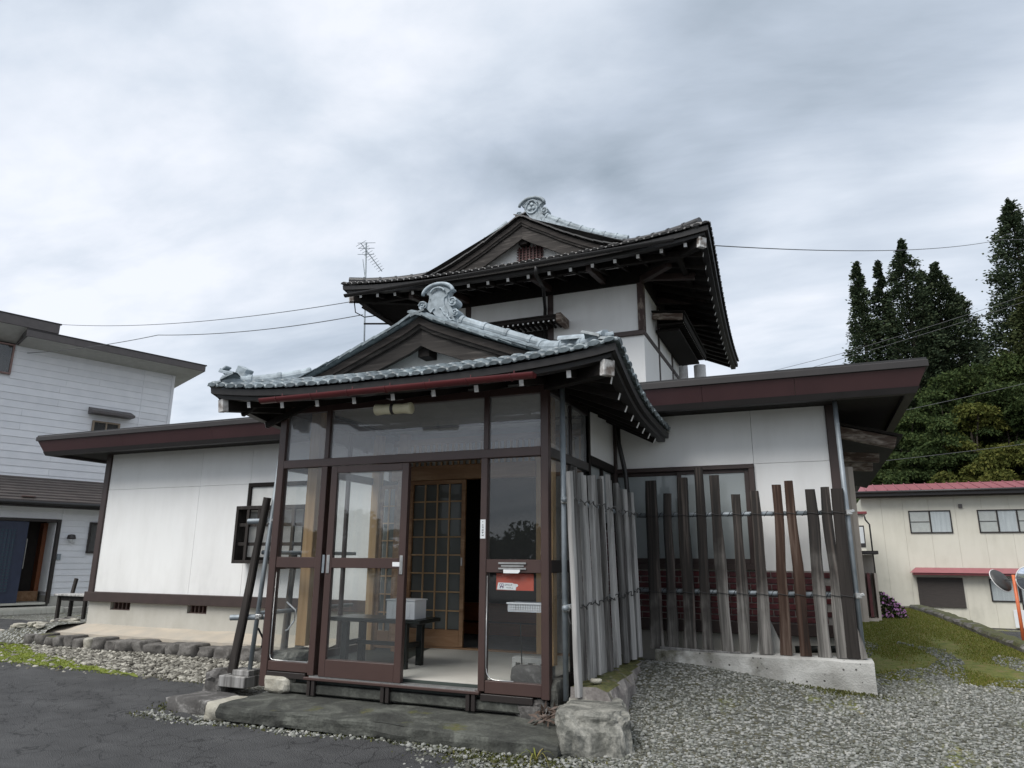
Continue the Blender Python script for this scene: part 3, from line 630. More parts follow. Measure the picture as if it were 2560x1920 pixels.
# right side: hood, cladding strips and a meter cupboard
HD = MB(); HD.beam((.36, 2.86, 2.99), (.93, 2.86, 2.83), .10, .13, .008).build('eave_beam', 'worn_wood', H)
MB().beam((.36, 3.7, 2.82), (.82, 3.7, 2.78), .09, .11, .006).build('eave_beam', 'worn_wood', H)
MB().beam((.36, 4.5, 2.80), (.80, 4.5, 2.76), .09, .11, .006).build('eave_beam', 'worn_wood', H)
MB().obox((.66, 5.9, 3.0), ((1, 0, -.28), (0, 1, 0), (.28, 0, 1)), (.36, 3.1, .014)).build('side_hood', 'dark_wood', H)
st = MB()
for i in range(4): st.box((.355+i*.026, 2.62+(.010 if i % 2 else 0), .93), (.355+(i+1)*.026, 2.64+(.010 if i % 2 else 0), 2.56))
st.build('cladding_strip', 'corrugate', H)
cb = MB(); cb.box((.37, 2.9, .93), (.40, 3.3, 1.62)).box((.37, 3.27, .93), (.60, 3.30, 1.62)).box((.572, 2.92, .93), (.60, 3.27, 1.42)).box((.405, 2.9, .92), (.57, 3.26, .95)); CB = cb.build('meter_cupboard', 'corrugate', H)
MB().box((.36, 2.86, 1.622), (.635, 3.34, 1.66), .006).build('lid', 'dark_aluminium', CB); MB().box((.50, 2.93, .96), (.53, 3.2, 1.42)).build('brick_pile', 'red_brick', CB)
# rain pipes
MB().tube([(-2.07, 2.24, 3.12), (-2.065, 2.24, 2.9), (-2.0, 2.26, 2.55), (-1.975, 2.27, 2.2), (-1.975, 2.27, .5)], .028, 10).build('rain_pipe', 'gutter_dark', H, smooth=True)
# ------------------------------------------------------------------ hip-and-gable roofs (porch and upper storey)
def tile_mesh(name, mat, w, ln, th=.022, amp=.030):
    # an S-tile: two lobes across, front lip rounded down; x across, y up-slope, z out of the slope
    mb = MB(); n = 12; P = []; Q = []
    def prof(u): return amp*(.5-.5*math.cos(4*math.pi*u))*(1 if u < .5 else .8)
    for j, (y, dz) in enumerate(((0.0, -.012), (.012, .004), (.05, .004), (ln, 0))):
        P.append([((i/n-.5)*w, y, prof(i/n)+dz) for i in range(n+1)]); Q.append([((i/n-.5)*w, y, prof(i/n)*.75-th+dz*.2) for i in range(n+1)])
    mb.grid(P); mb.grid([row[::-1] for row in Q]); mb.grid([Q[0], P[0]]); mb.grid([[P[j][0] for j in range(4)], [Q[j][0] for j in range(4)]]); mb.grid([[Q[j][-1] for j in range(4)], [P[j][-1] for j in range(4)]])
    # rounded face under each lobe
    for c in (.25, .75):
        r = w*(.20 if c < .5 else .17); cx_ = (c-.5)*w; k = 12
        vs = [(cx_+r*math.cos(2*math.pi*a/k), -.004-.004, -.001+.40*r*math.sin(2*math.pi*a/k)) for a in range(k)]
        vb = [(x, .02, z) for x, y, z in vs]
        mb.add(vs+vb, [tuple(range(k))]+[(a, a+k, (a+1) % k+k, (a+1) % k) for a in range(k)])
    return mb.mesh(name, mat)
class Roof:
    def __init__(s, name, **k):
        s.__dict__.update(k); s.name = name
        s.tx = [p[0] for p in s.verge]; s.tz = [p[1] for p in s.verge]
    def ex(s, y):                                      # half width of the eave at depth y (corners reach out a little further)
        return s.hw-s.flare*ss(0, 1, (y-s.yF)/(s.yB-s.yF))**.7 if y > s.yF else s.hw
    def zF(s, x): return s.zmid+s.upF*abs((x-s.cx)/s.hw)**s.powF
    def zR(s, y): return s.zside+(s.zF(s.cx+s.hw)-s.zside)*max(0, 1-(y-s.yF)/s.curl)**2.2
    def g(s, a): return float(np.interp(a, s.tx, s.tz))
    def zslope(s, a, y):                                # side slope surface, a = |x-cx|
        e_ = s.ex(y); a0 = s.tx[-1]
        if a <= a0: return s.g(a)
        t = (a-a0)/(e_-a0); z0 = s.tz[-1]; z1 = s.zR(y); m = (s.tz[-1]-s.tz[-2])/(s.tx[-1]-s.tx[-2])*(e_-a0)
        return z0+(z1-z0)*t+(m*.35-(z1-z0)*.35)*t*(1-t)
    def hipx(s, y):                                     # |x-cx| of the hip line for yF<=y<=yV
        t = (y-s.yF)/(s.yV-s.yF); return lerp(s.hw, s.tx[-1], t)
    def zfront(s, x, y):
        t = (y-s.yF)/(s.yI-s.yF); z0 = s.zF(x); return z0+(s.zin-z0)*(t*.85+.15*t*t)
    def build(s):
        T = s.tile_mat; mb = MB()
        for sg in (-1, 1):
            ysl = [lerp(s.yF, s.yV, i/6) for i in range(7)]+[lerp(s.yV, s.yR, i/24) for i in range(1, 25)]
            P = []
            for y in ysl:
                e_ = s.ex(y); a0 = s.hipx(y) if y < s.yV else 0
                n_ = 18; P.append([(s.cx+sg*lerp(a0, e_, j/n_), y, s.zslope(lerp(a0, e_, j/n_), y)-.012) for j in range(n_+1)])
            mb.grid(P if sg > 0 else [r[::-1] for r in P])
        P = []
        for i in range(9):
            y = lerp(s.yF, s.yI, i/8); a = s.hipx(y) if y < s.yV else s.tx[-1]
            P.append([(s.cx+lerp(-a, a, j/24), y, s.zfront(s.cx+lerp(-a, a, j/24), y)-.012) for j in range(25)])
        mb.grid(P); R_ = mb.build(s.name, T[1], H, smooth=True); s.R = R_
        # layered eave boards, front and both sides, mitred at the hips
        nF, nS = 28, 26
        def path(out_):
            L_ = []
            ys_ = [lerp(s.yB, s.yF, (i/nS)) for i in range(nS)]
            for y in ys_: L_.append(((s.cx-s.ex(y), y, s.zR(y)), (-1, 0, 0)))
            L_.append(((s.cx-s.hw, s.yF, s.zF(s.cx-s.hw)), (-1, -1, 0)))
            for i in range(1, nF): x = s.cx-s.hw+2*s.hw*i/nF; L_.append(((x, s.yF, s.zF(x)), (0, -1, 0)))
            L_.append(((s.cx+s.hw, s.yF, s.zF(s.cx+s.hw)), (1, -1, 0)))
            for y in ys_[::-1]: L_.append(((s.cx+s.ex(y), y, s.zR(y)), (1, 0, 0)))
            return [p for p, o_ in L_], [o_ for p, o_ in L_]
        pth, ou = path(0); k = s.k; s.pth, s.ou = pth, ou
        for nm, a, z0, z1, dep, mt in (('eave_board', .015, -.035, -.095, .10, 'eave_board'), ('eave_batten', .06, -.097, -.135, .09, 'eave_board')):
            MB().sweep(pth, ou, [(-a*k, z0*k), (-(a+.006)*k, z1*k), (-(a+dep)*k, z1*k), (-(a+dep)*k, z0*k)]).build(nm, mt, R_)
        # boarded soffit from the eave in to the wall head
        io = [Vector(p)-Vector(o_)*(.11*k)+Vector((0, 0, -.10*k)) for p, o_ in zip(pth, ou)]
        iw = []
        for p, o_ in zip(pth, ou):
            x = min(max(p[0], s.wx0), s.wx1); y = max(p[1], s.wy)
            if abs(o_[0]) > .5: x = s.wx0 if o_[0] < 0 else s.wx1
            iw.append(Vector((x, y, s.wz)))
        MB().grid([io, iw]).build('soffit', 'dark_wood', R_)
        # rafters: white painted end on each
        rw, rh = s.raf
        def rafter(p, q):
            p, q = Vector(p), Vector(q); d = (q-p).normalized(); mb = MB(); mb.beam(p, q, rw, rh, .002)
            mb.beam(p-d*.003, p-d*.0005, rw*.98, rh*.98, 0, 1); return mb.build('rafter', ['dark_wood', 'white_paint'], R_)
        dz = -.135*k-rh*.55
        for x in s.rx:
            zt = s.zF(x)+dz; a = abs(x-s.cx)
            xi = min(max(x, s.wx0+.02), s.wx1-.02); y1 = s.wy+.02
            if x < s.wx0 or x > s.wx1: y1 = s.yF+(s.hw-a)*.95+.12*k
            rafter((x, s.yF+.13*k, zt), (x, y1, lerp(zt, s.wz-rh, min(1, (y1-s.yF)/(s.wy-s.yF)))))
        for y in s.ry:
            for sg in ((-1, 1) if s.left_rafters else (1,)):
                e_ = s.ex(y)-.13*k; zt = s.zR(y)+dz; wx = (s.wx1-.02) if sg > 0 else s.wx0+.02; x0 = s.cx+sg*e_
                x1 = wx
                if y < s.wy: x1 = x0-sg*((y-s.yF)*.95)
                fr_ = min(1, abs(x1-x0)/max(.01, abs(wx-x0)))
                rafter((x0, y, zt), (x1, y, lerp(zt, s.wz-rh, fr_)))
        # hip beams with weathered white noses
        for sg in (-1, 1):
            wx = s.wx1 if sg > 0 else s.wx0
            p = Vector((s.cx+sg*(s.hw-.10*k), s.yF+.10*k, s.zF(s.cx+sg*s.hw)-.215*k)); q = Vector((wx, s.wy, s.wz-.10)); d = (q-p).normalized()
            mb = MB(); mb.beam(p, q, .10*k, .125*k, .006); mb.build('hip_beam', 'dark_wood', R_)
            mb = MB(); mb.beam(p-d*.012, p+d*.05*k, .104*k, .13*k, .004); mb.build('beam_nose', 'worn_nose', R_)
        # eave tiles
        def tile(me, o_, x, yv, lab=None):
            x = Vector(x).normalized(); yv = Vector(yv); yv = (yv-x*yv.dot(x)).normalized(); z = x.cross(yv)
            j = random.uniform(-.035, .035); r_ = Matrix.Rotation(j, 4, 'Y')@Matrix.Rotation(random.uniform(-.02, .02), 4, 'X')
            return inst('roof_tile', me, frame(x, yv, z, o_)@r_, R_)
        tw = s.tw; tl = s.tl
        TM = tile_mesh('roof_tile', T[0], tw*1.03, tl*1.1)
        s.TM = TM
        for row in range(s.rowsF):
            n_ = int(round(2*s.hw/tw))
            for i in range(n_):
                x = s.cx-s.hw+tw*(i+.5)*(2*s.hw/tw/n_); y = s.yF-.015+row*tl
                a = abs(x-s.cx)
                if row and a > s.hipx(y)-.05: continue
                z = s.zfront(x, y); sx = s.zfront(x+.05, y)-s.zfront(x-.05, y); sy = s.zfront(x, y+.1)-s.zfront(x, y)
                tile(TM, (x, y, z+.034*row), (.1, 0, sx), (0, .1, sy+.012))
        for sg in (1, -1):
            for row in range(s.rowsS):
                if sg < 0 and not s.left_tiles: continue
                y = s.yF+tw*.5
                while y < s.yB:
                    e_ = s.ex(y)+.015-row*tl
                    if not (row and y < s.yV and e_ < s.hipx(y)+.05):
                        z = s.zslope(e_, y) if e_ < s.ex(y) else s.zR(y)
                        z2 = s.zslope(e_-.1, y); dzy = s.zR(y+.05)-s.zR(y-.05)
                        tile(TM, (s.cx+sg*e_, y, z+.03*row), (0, sg*.1, sg*dzy), (-sg*.1, 0, z2-min(z, s.zslope(s.ex(y), y))+.01))
                    y += tw
        # verge tiles stepping up the gable edge
        for sg in (-1, 1):
            a = s.tx[-1]+.02
            while a > .04:
                z = s.g(a); z2 = s.g(max(0, a-tl)); st_ = tl
                x = (0, sg*1, 0); yv = (-sg*tl, 0, z2-z+.012)
                o_ = tile(TM, (s.cx+sg*a, s.yV+tw*.32, z+.010), x, yv)
                a -= st_*math.cos(math.atan2(z2-z, tl))
        # verge boards and bargeboards
        def verge(prof, nm, mt, a1=None, sgs=(-1, 1)):
            a1 = a1 or s.tx[-1]+.02
            for sg in sgs:
                P = []
                n_ = 20
                for i in range(n_+1):
                    a = a1*i/n_; sl = 1.0
                    P.append([Vector((s.cx+sg*(a+.0005), s.yV+dy, s.g(a)+dz_)) for dy, dz_ in prof])
                P = [r+[r[0]] for r in P]
                if sg < 0: P = [r[::-1] for r in P]
                mb = MB().grid(P); mb.add(P[-1][:-1], [tuple(range(len(prof)))]); mb.build(nm, mt, R_)
        v = s.vk
        verge([(.02, -.03*v), (.10, -.03*v), (.10, -.10*v), (.025, -.10*v)], 'verge_board', 'barge_dark')
        verge([(.045, -.102*v), (.12, -.102*v), (.12, -.135*v), (.055, -.135*v)], 'verge_batten', 'barge_wood')
        b0, b1 = -.137*v, s.barge
        a1 = s.tx[-1]-.05
        for sg in (-1, 1):
            P = []
            for i in range(21):
                a = a1*i/20; lo = b1+(.05*v)*(i/20)
                P.append([Vector((s.cx+sg*(a+.0006), s.yV+y_, s.g(a)+z_)) for y_, z_ in ((.085, b0), (.135, b0), (.135, lo), (.085, lo))])
            P = [r+[r[0]] for r in P]; mb = MB().grid(P if sg > 0 else [r[::-1] for r in P]); mb.add(P[-1][:-1], [(0, 1, 2, 3)]); mb.build('bargeboard', 'barge_wood', R_)
        # plaster gable set back, purlin ends
        yG = s.yG; a1 = s.tx[-1]-.02
        pts = [(s.cx+a, s.g(abs(a))-.10*v) for a in [lerp(-a1, a1, i/24) for i in range(25)]]
        zb = s.tz[-1]-.25
        MB().prism([(x-s.cx, z) for x, z in pts]+[(a1, zb), (-a1, zb)], (1, 0, 0), (0, 0, 1), (0, 1, 0), (s.cx, yG, 0), .05).build('gable_wall', 'plaster', R_)
        MB().box((s.cx-.065*v, s.yV+.14, s.tz[0]-(.31+.10)*v), (s.cx+.065*v, yG+.02, s.tz[0]-.30*v), .005).build('purlin', 'dark_wood', R_)
        for sg in (-1, 1):
            a = s.tx[-1]*s.pur; MB().box((s.cx+sg*a-.06*v, s.yV+.14, s.g(a)-.37*v), (s.cx+sg*a+.06*v, yG+.02, s.g(a)-.24*v), .005).build('purlin', 'dark_wood', R_)
            # under-verge boarding
            P = [[Vector((s.cx+sg*a_, y_, s.g(a_)-.115*v)) for y_ in (s.yV+.12, yG+.02)] for a_ in [s.tx[-1]*i/16 for i in range(17)]]
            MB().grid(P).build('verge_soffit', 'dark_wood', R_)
        # descending ridges along both verges: round cap tiles
        for sg in (-1, 1):
            A = [lerp(.30*v, s.tx[-1]-.02, i/s.nd) for i in range(s.nd+1)]
            for i in range(s.nd):
                a, b_ = A[i], A[i+1]+.02; y = s.yV+s.drop_y
                p = Vector((s.cx+sg*a, y, s.g(a)+s.drop_z)); q = Vector((s.cx+sg*b_, y, s.g(b_)+s.drop_z))
                cap_tile(p, q, .062*v, T[2], R_)
            y = s.yV+s.drop_y
            P = [[Vector((s.cx+sg*a, y+dy*v, s.g(a)+dz_*v)) for dy, dz_ in ((-.085, -.02/v), (-.08, s.drop_z/v-.075), (-.05, s.drop_z/v-.073), (-.05, s.drop_z/v-.025), (.05, s.drop_z/v-.025), (.05, s.drop_z/v-.073), (.08, s.drop_z/v-.075), (.085, -.02/v))] for a in A]
            mb = MB().grid(P if sg < 0 else [r_[::-1] for r_ in P]); mb.add(P[-1], [tuple(range(8))]); mb.build('ridge_base', T[2], R_)
        # main ridge running back
        y0 = s.yO+.05
        MB().box((s.cx-.11*v, y0, s.tz[0]-.05), (s.cx+.11*v, s.yR, s.tz[0]+.10*v), .01).box((s.cx-.085*v, y0, s.tz[0]+.102*v), (s.cx+.085*v, s.yR, s.tz[0]+.17*v), .01).build('ridge', T[2], R_)
        n_ = int((s.yR-y0)/.3)
        for i in range(n_): cap_tile(Vector((s.cx, y0+i*.3, s.tz[0]+.19*v)), Vector((s.cx, y0+i*.3+.32, s.tz[0]+.19*v)), .07*v, T[2], R_)
        # hip ridges out to the corners
        for sg in (-1, 1):
            n_ = s.nh; pts = []
            for i in range(n_+1):
                t = i/n_*s.hipend; y = lerp(s.yV+.05, s.yF, t); a = lerp(s.tx[-1]-.02, s.hw, t); pts.append(Vector((s.cx+sg*a, y, max(s.zslope(min(a, s.ex(y)), y), s.zfront(s.cx+sg*a, y))+.045*v)))
            for i in range(n_): cap_tile(pts[i], pts[i+1]+(pts[i+1]-pts[i])*.05, .07*v, T[3], R_)
            MB().tube([p-Vector((0, 0, .05*v)) for p in pts], .07*v, 8).build('ridge_base', T[3], R_, smooth=True)
def cap_tile(p, q, r, mat, parent, name='ridge_tile'):
    d = (q-p); ln = d.length; d.normalize(); a = d.cross(Vector((0, 0, 1))).normalized(); u = a.cross(d); mb = MB(); P = []
    for t, rr in ((0, r*.80), (.04, r*1.0), (.16, r*1.02), (.17, r*.90), (1.0, r*.86)):
        P.append([p+d*(ln*t)+a*(rr*math.cos(th))+u*(rr*math.sin(th)) for th in [math.pi*(-.12+1.24*j/9) for j in range(10)]])
    mb.grid(P); mb.add(P[0], [tuple(range(10))]); mb.add(P[-1], [tuple(range(10))[::-1]])
    return mb.build(name, mat, parent, smooth=False)
pm('worn_nose', (.62, .61, .59), (.16, .13, .11), scale=9, rough=.8, lo=.42, hi=.62, bump=.2)
wood('barge_dark', [(.3, (.030, .025, .022)), (.55, (.052, .044, .039)), (.75, (.09, .078, .07))], stretch=(2, 20, 22), rand=.2)

PR = Roof('porch_roof', cx=-3.43, hw=2.125, yF=-.75, yB=2.34, yR=3.6, yV=-.25, yI=.20, zmid=3.145, upF=.115, powF=3.0, zside=3.04, curl=1.7, flare=.16, zin=3.40,
          verge=[(0, 3.905), (.13, 3.832), (.36, 3.735), (.59, 3.643), (.83, 3.548), (1.07, 3.455), (1.30, 3.37)], k=1.0, vk=1.0, barge=-.31, yG=.05, pur=.50, drop_y=.34, drop_z=.135, nd=4, nh=3, hipend=.86,
          wx0=-5.21, wx1=-2.15, wy=0.0, wz=3.23, raf=(.040, .062), rx=[-5.125+.4218*i for i in range(9)], ry=[-.40+.345*i for i in range(8)], left_rafters=True, left_tiles=True,
          tw=.25, tl=.15, rowsF=2, rowsS=2, yO=.22, tile_mat=('pale_tile', 'pale_tile', 'ridge_paint', 'ridge_paint'))
PR.build()
TR = Roof('upper_roof', cx=-4.78, hw=3.635, yF=5.05, yB=13.0, yR=12.6, yV=5.75, yI=6.3, zmid=6.775, upF=.185, powF=2.6, zside=6.66, curl=3.2, flare=.30, zin=7.12,
          verge=[(0, 8.105), (.23, 7.955), (.45, 7.84), (.79, 7.635), (1.19, 7.428), (1.58, 7.25), (2.04, 7.095)], k=1.35, vk=1.35, barge=-.46, yG=6.07, pur=.55, drop_y=.36, drop_z=.30, nd=7, nh=5, hipend=.9,
          wx0=-6.98, wx1=-2.57, wy=6.4, wz=6.93, raf=(.055, .07), rx=[-8.05+.405*i for i in range(17)], ry=[5.62+.43*i for i in range(17)], left_rafters=False, left_tiles=False,
          tw=.27, tl=.2, rowsF=1, rowsS=1, yO=6.45, tile_mat=('dark_tile', 'dark_tile', 'ridge_paint', 'dark_tile'))
TR.build()

# ridge-end ornaments
def ornament(R, cx, y, z, sc, crest, mat='ridge_paint'):
    mb = MB(); rim = MB()
    half = [(0.0, .34), (.07, .345), (.12, .33), (.165, .295), (.175, .275), (.135, .255), (.125, .20), (.14, .14), (.18, .09), (.22, .02), (.24, -.08), (.27, -.13), (.27, -.17), (.16, -.12), (0, -.10)]
    poly = [(a*sc, b_*sc) for a, b_ in half]+[(-a*sc, b_*sc) for a, b_ in half[1:-1]][::-1]
    mb.prism(poly, (1, 0, 0), (0, 0, 1), (0, 1, 0), (cx, y, z), .09*sc)
    inner = [(a*.86, b_*.90+.0) for a, b_ in poly]; mb.prism(inner, (1, 0, 0), (0, 0, 1), (0, 1, 0), (cx, y-.018*sc, z), .02*sc)
    inner = [(a*.62, b_*.72-.01) for a, b_ in poly]; mb.prism(inner, (1, 0, 0), (0, 0, 1), (0, 1, 0), (cx, y-.03*sc, z), .02*sc)
    O = mb.build('ridge_ornament', mat, R)
    # brow over the top
    b_ = MB(); b_.tube([(cx+sc*.19*math.cos(t), y-.03*sc, z+sc*(.235+.115*math.sin(t))) for t in [math.pi*i/12 for i in range(13)]], .022*sc, 8)
    b_.tube([(cx+sc*.085*math.cos(t), y-.04*sc, z+sc*(.245+.055*math.sin(t))) for t in [math.pi*i/10 for i in range(11)]], .012*sc, 6)
    b_.build('brow', mat, O, smooth=True)
    # side scrolls: a spiral bead on a drum, and wave ribs on the skirt
    for sg in (-1, 1):
        for (sx, sz, r) in ((.19, .115, .052), (.225, -.02, .042)):
            d = MB(); c_ = Vector((cx+sg*sx*sc, y+.02*sc, z+sz*sc))
            d.tube([c_+Vector((0, .09*sc, 0)), c_-Vector((0, .055*sc, 0))], r*sc, 14)
            d.tube([c_+Vector((sg*r*sc*(1-t/9)*.95*math.cos(t*1.05), -.06*sc, r*sc*(1-t/9)*.95*math.sin(t*1.05))) for t in range(9)], .010*sc, 5)
            d.build('scroll', mat, O, smooth=False)
        for i in range(0 if crest else 3):
            w = MB(); w.tube([(cx+sg*sc*(.03+.05*i+.10*t), y-.035*sc, z+sc*(.05-.05*i-.09*t+.018*math.sin(t*7+i))) for t in [j/8 for j in range(9)]], .010*sc, 5)
            w.build('wave', mat, O, smooth=True)
    if crest:
        c_ = Vector((cx, y-.036*sc, z+.20*sc)); r_ = .085*sc
        t_ = MB().tube([c_+Vector((r_*math.cos(t), 0, r_*1.15*math.sin(t))) for t in [2*math.pi*i/20 for i in range(21)]], .012*sc, 6)
        for k in range(3):
            a = math.pi*(.5+2*k/3); q = c_+Vector((.035*sc*math.cos(a), 0, .04*sc*math.sin(a))); t_.tube([q+Vector((0, .004, 0)), q-Vector((0, .006*sc, 0))], .028*sc, 10)
        t_.build('crest', mat, O, smooth=True)
    return O
ornament(PR.R, -3.45, .20, 4.05, .94, False)
ornament(TR.R, -4.78, 6.42, 8.30, 1.45, True)
# lattice vent in the upper gable
VT = MB().box((-4.93, 6.03, 7.27), (-4.43, 6.069, 7.53)).build('gable_vent', 'interior_dark', TR.R)
mb = MB()
for i in range(7): x = lerp(-4.9, -4.46, i/6); mb.box((x-.012, 6.0, 7.25), (x+.012, 6.02, 7.55), .002)
for i in range(5): z = lerp(7.29, 7.51, i/4); mb.box((-4.96, 6.02, z-.012), (-4.40, 6.03, z+.012), .002)
mb.build('vent_slat', 'vent_red', TR.R)
# gutters
def gutter(R, x0, x1, y, z0, z1, r, mat, n_br):
    P = []; m = 14
    for i in range(13):
        t = i/12; P.append([(lerp(x0, x1, t), y+r*math.cos(a), lerp(z0, z1, t)+r*math.sin(a)) for a in [math.pi*(1+j/m) for j in range(m+1)]]+[(lerp(x0, x1, t), y+r*.86*math.cos(a), lerp(z0, z1, t)+r*.86*math.sin(a)) for a in [math.pi*(2-j/m) for j in range(m+1)]])
    P = [r_+[r_[0]] for r_ in P]; mb = MB().grid(P)
    for t in (0, 12): mb.add([(p[0], y+r*math.cos(a), p[2]) for p in [P[t][0]] for a in [0]]+[(P[t][0][0], y+r*math.cos(a), lerp(z0, z1, t/12)+r*math.sin(a)) for a in [math.pi*(1+j/m) for j in range(m+1)]], [tuple(range(1, m+2))])
    G = mb.build('gutter', mat, R, smooth=False)
    for i in range(n_br):
        t = (i+.5)/n_br; x = lerp(x0, x1, t); z = lerp(z0, z1, t)
        MB().tube([(x, y+r*1.06*math.cos(a), z+r*1.06*math.sin(a)) for a in [math.pi*(.98+1.04*j/10) for j in range(11)]]+[(x, y+r*1.1, z+.05)], .005, 5).build('gutter_bracket', mat, G)
    return G
gutter(PR.R, -4.80, -1.985, -.80, 3.028, 3.022, .047, 'gutter_red', 7)
gutter(TR.R, -8.25, -1.72, 4.98, 6.66, 6.72, .055, 'gutter_dark', 9)
MB().tube([(-4.17, 5.0, 6.63), (-4.19, 5.05, 6.5), (-4.25, 5.6, 6.45), (-4.47, 6.30, 6.30), (-4.50, 6.33, 5.95), (-4.50, 6.33, 5.72), (-4.44, 6.2, 5.5), (-4.40, 6.2, 4.9)], .034, 9).build('rain_pipe', 'gutter_dark', TR.R, smooth=True)

# broken porch hip ends: cracked tiles tipped up at left, one lying loose at right
bt = MB()
bt.obox((-5.55, -.55, 3.465), ((.8, 0, .45), (0, 1, 0), (-.45, 0, .8)), (.042, .04, .010), .003)
bt.obox((-5.53, -.55, 3.42), ((.6, .2, -.5), (.3, 1, 0), (.5, 0, .6)), (.06, .04, .012), .003)
bt.obox((-5.49, -.56, 3.42), ((.9, .1, -.25), (0, 1, .2), (.25, 0, .9)), (.085, .06, .014), .003)
bt.obox((-5.38, -.54, 3.385), ((.4, .5, .6), (-.6, 1, .2), (.1, -.4, 1)), (.07, .05, .05), .01)
bt.obox((-5.30, -.54, 3.42), ((1, .2, -.5), (.1, 1, 0), (.5, 0, 1)), (.06, .05, .035), .006)
rock(bt, (-5.33, -.55, 3.34), (.10, .07, .06), 4, 2, .5)
rock(bt, (-5.46, -.55, 3.37), (.08, .05, .045), 9, 2, .6)
bt.build('broken_tile', 'ridge_paint', PR.R, label='cracked hip end tile tipped up at the left eave')
P = []
for i in range(5):
    t = i/4; P.append([(lerp(-1.86, -1.56, t), -.54+.052*math.cos(a), lerp(3.345, 3.335, t)+(.052)*math.sin(a)+(.02*math.sin(j*2.3) if i == 4 else 0)) for j, a in enumerate([math.pi*(.02+.96*j/8) for j in range(9)])])
MB().grid(P).build('broken_tile', 'ridge_paint', PR.R, label='loose half round tile lying on the right corner of the porch roof')
mb = MB().obox((-1.42, -.64, 3.315), ((1, .3, .2), (-.3, 1, 0), (-.2, 0, 1)), (.06, .05, .015), .004); mb.build('broken_tile', 'ridge_paint', PR.R)

# ------------------------------------------------------------------ upper storey walls
def wp(a, b_, nm='upper_wall', mt='plaster'): return bx(nm, mt, a, b_, H, .003)
for x0, x1 in ((-6.92, -6.245), (-6.135, -4.445), (-4.335, -2.665)): wp((x0, 6.40, 5.672), (x1, 6.5, 6.60))
wp((-6.98, 6.41, 4.0), (-2.57, 6.5, 5.58))
wp((-2.66, 6.5, 4.0), (-2.57, 11.6, 5.58)); wp((-2.66, 6.56, 5.672), (-2.575, 11.6, 6.6)); wp((-6.98, 6.5, 4.0), (-6.9, 11.6, 6.9))
for x in (-6.95, -6.19, -4.39): bx('upper_post', 'post_brown', (x-.055, 6.365, 5.67), (x+.055, 6.5, 6.60), H, .006)
pm('worn_post', (.055, .034, .030), (.30, .25, .20), scale=6, rough=.8, lo=.5, hi=.75, stretch=(2, 2, .8))
bx('upper_post', 'worn_post', (-2.665, 6.36, 5.672), (-2.555, 6.56, 6.60), H, .006)
bx('upper_sill', 'post_brown', (-7.0, 6.355, 5.58), (-2.55, 6.5, 5.67), H, .006); bx('upper_sill', 'post_brown', (-2.65, 6.5, 5.58), (-2.55, 11.6, 5.67), H, .006)
bx('wall_head', 'dark_wood', (-7.0, 6.35, 6.60), (-2.55, 6.5, 6.93), H, .006); bx('wall_head', 'dark_wood', (-2.65, 6.5, 6.60), (-2.55, 11.6, 6.93), H, .006)
for y in (7.8, 9.3, 10.8):
    bx('upper_post', 'post_brown', (-2.6, y-.05, 5.67), (-2.553, y+.05, 6.6), H, .005); bx('upper_post', 'post_brown', (-2.6, y-.05, 4.0), (-2.555, y+.05, 5.58), H, .005)
# bracket arms and outer purlin under the upper eaves
for x in (-6.95, -6.19, -4.39, -3.3): MB().beam((x, 6.36, 6.72), (x, 5.35, 6.60), .10, .12, .006).build('bracket_arm', 'post_brown', H)
MB().beam((-8.0, 5.55, 6.68), (-1.6, 5.55, 6.68), .10, .11, .006).build('eave_purlin', 'dark_wood', H)
MB().beam((-1.75, 5.5, 6.68), (-1.75, 12.4, 6.62), .10, .11, .006).build('eave_purlin', 'dark_wood', H)
for y in (6.45, 7.8, 9.3, 10.8): MB().beam((-2.56, y, 6.72), (-1.6, y, 6.60), .10, .12, .006).build('bracket_arm', 'post_brown', H)
MB().beam((-2.6, 6.42, 6.66), (-1.95, 5.85, 6.66), .11, .13, .006).build('bracket_arm', 'post_brown', H)
# window hoods: front (row of white rafter ends) and right side
FH = MB().box((-5.75, 5.88, 5.985), (-4.02, 6.36, 6.02), .004).box((-5.75, 5.90, 5.93), (-4.02, 5.93, 5.984), .003).build('window_hood', 'dark_wood', H)
MB().box((-4.10, 5.86, 5.86), (-4.0, 6.36, 6.03), .006).build('hood_end', 'worn_wood', FH)
for i in range(15):
    x = -5.62+i*.104; MB().box((x-.016, 5.935, 5.895), (x+.016, 6.36, 5.93)).box((x-.015, 5.930, 5.897), (x+.015, 5.935, 5.928), 0, 1).build('hood_rafter', ['dark_wood', 'white_paint'], FH)
MB().box((-5.75, 6.36, 5.70), (-4.45, 6.399, 5.89)).build('shutter_box', 'dark_wood', FH)
SH = MB().obox((-2.27, 8.75, 6.27), ((1, 0, -.12), (0, 1, 0), (.12, 0, 1)), (.34, 1.55, .014), .003).build('window_hood', 'dark_wood', H)
MB().beam((-2.56, 7.22, 6.20), (-1.98, 7.22, 6.12), .05, .13, .005).build('hood_end', 'worn_wood', SH); MB().box((-1.98, 7.25, 6.04), (-1.95, 10.28, 6.17), .003).build('hood_front', 'dark_wood', SH)
for i in range(24): y = 7.35+i*.122; MB().box((-2.5, y-.015, 6.03), (-1.985, y+.015, 6.06)).box((-1.985, y-.014, 6.032), (-1.980, y+.014, 6.058), 0, 1).build('hood_rafter', ['dark_wood', 'white_paint'], SH)
MB().box((-2.56, 7.5, 5.95), (-2.1, 10.2, 6.0), .004).build('shutter_box', 'dark_wood', SH)
MB().tube([(-2.02, 9.6, 4.5), (-2.02, 9.6, 5.75)], .13, 16).build('vent_pipe', 'white_paint', H, smooth=True)
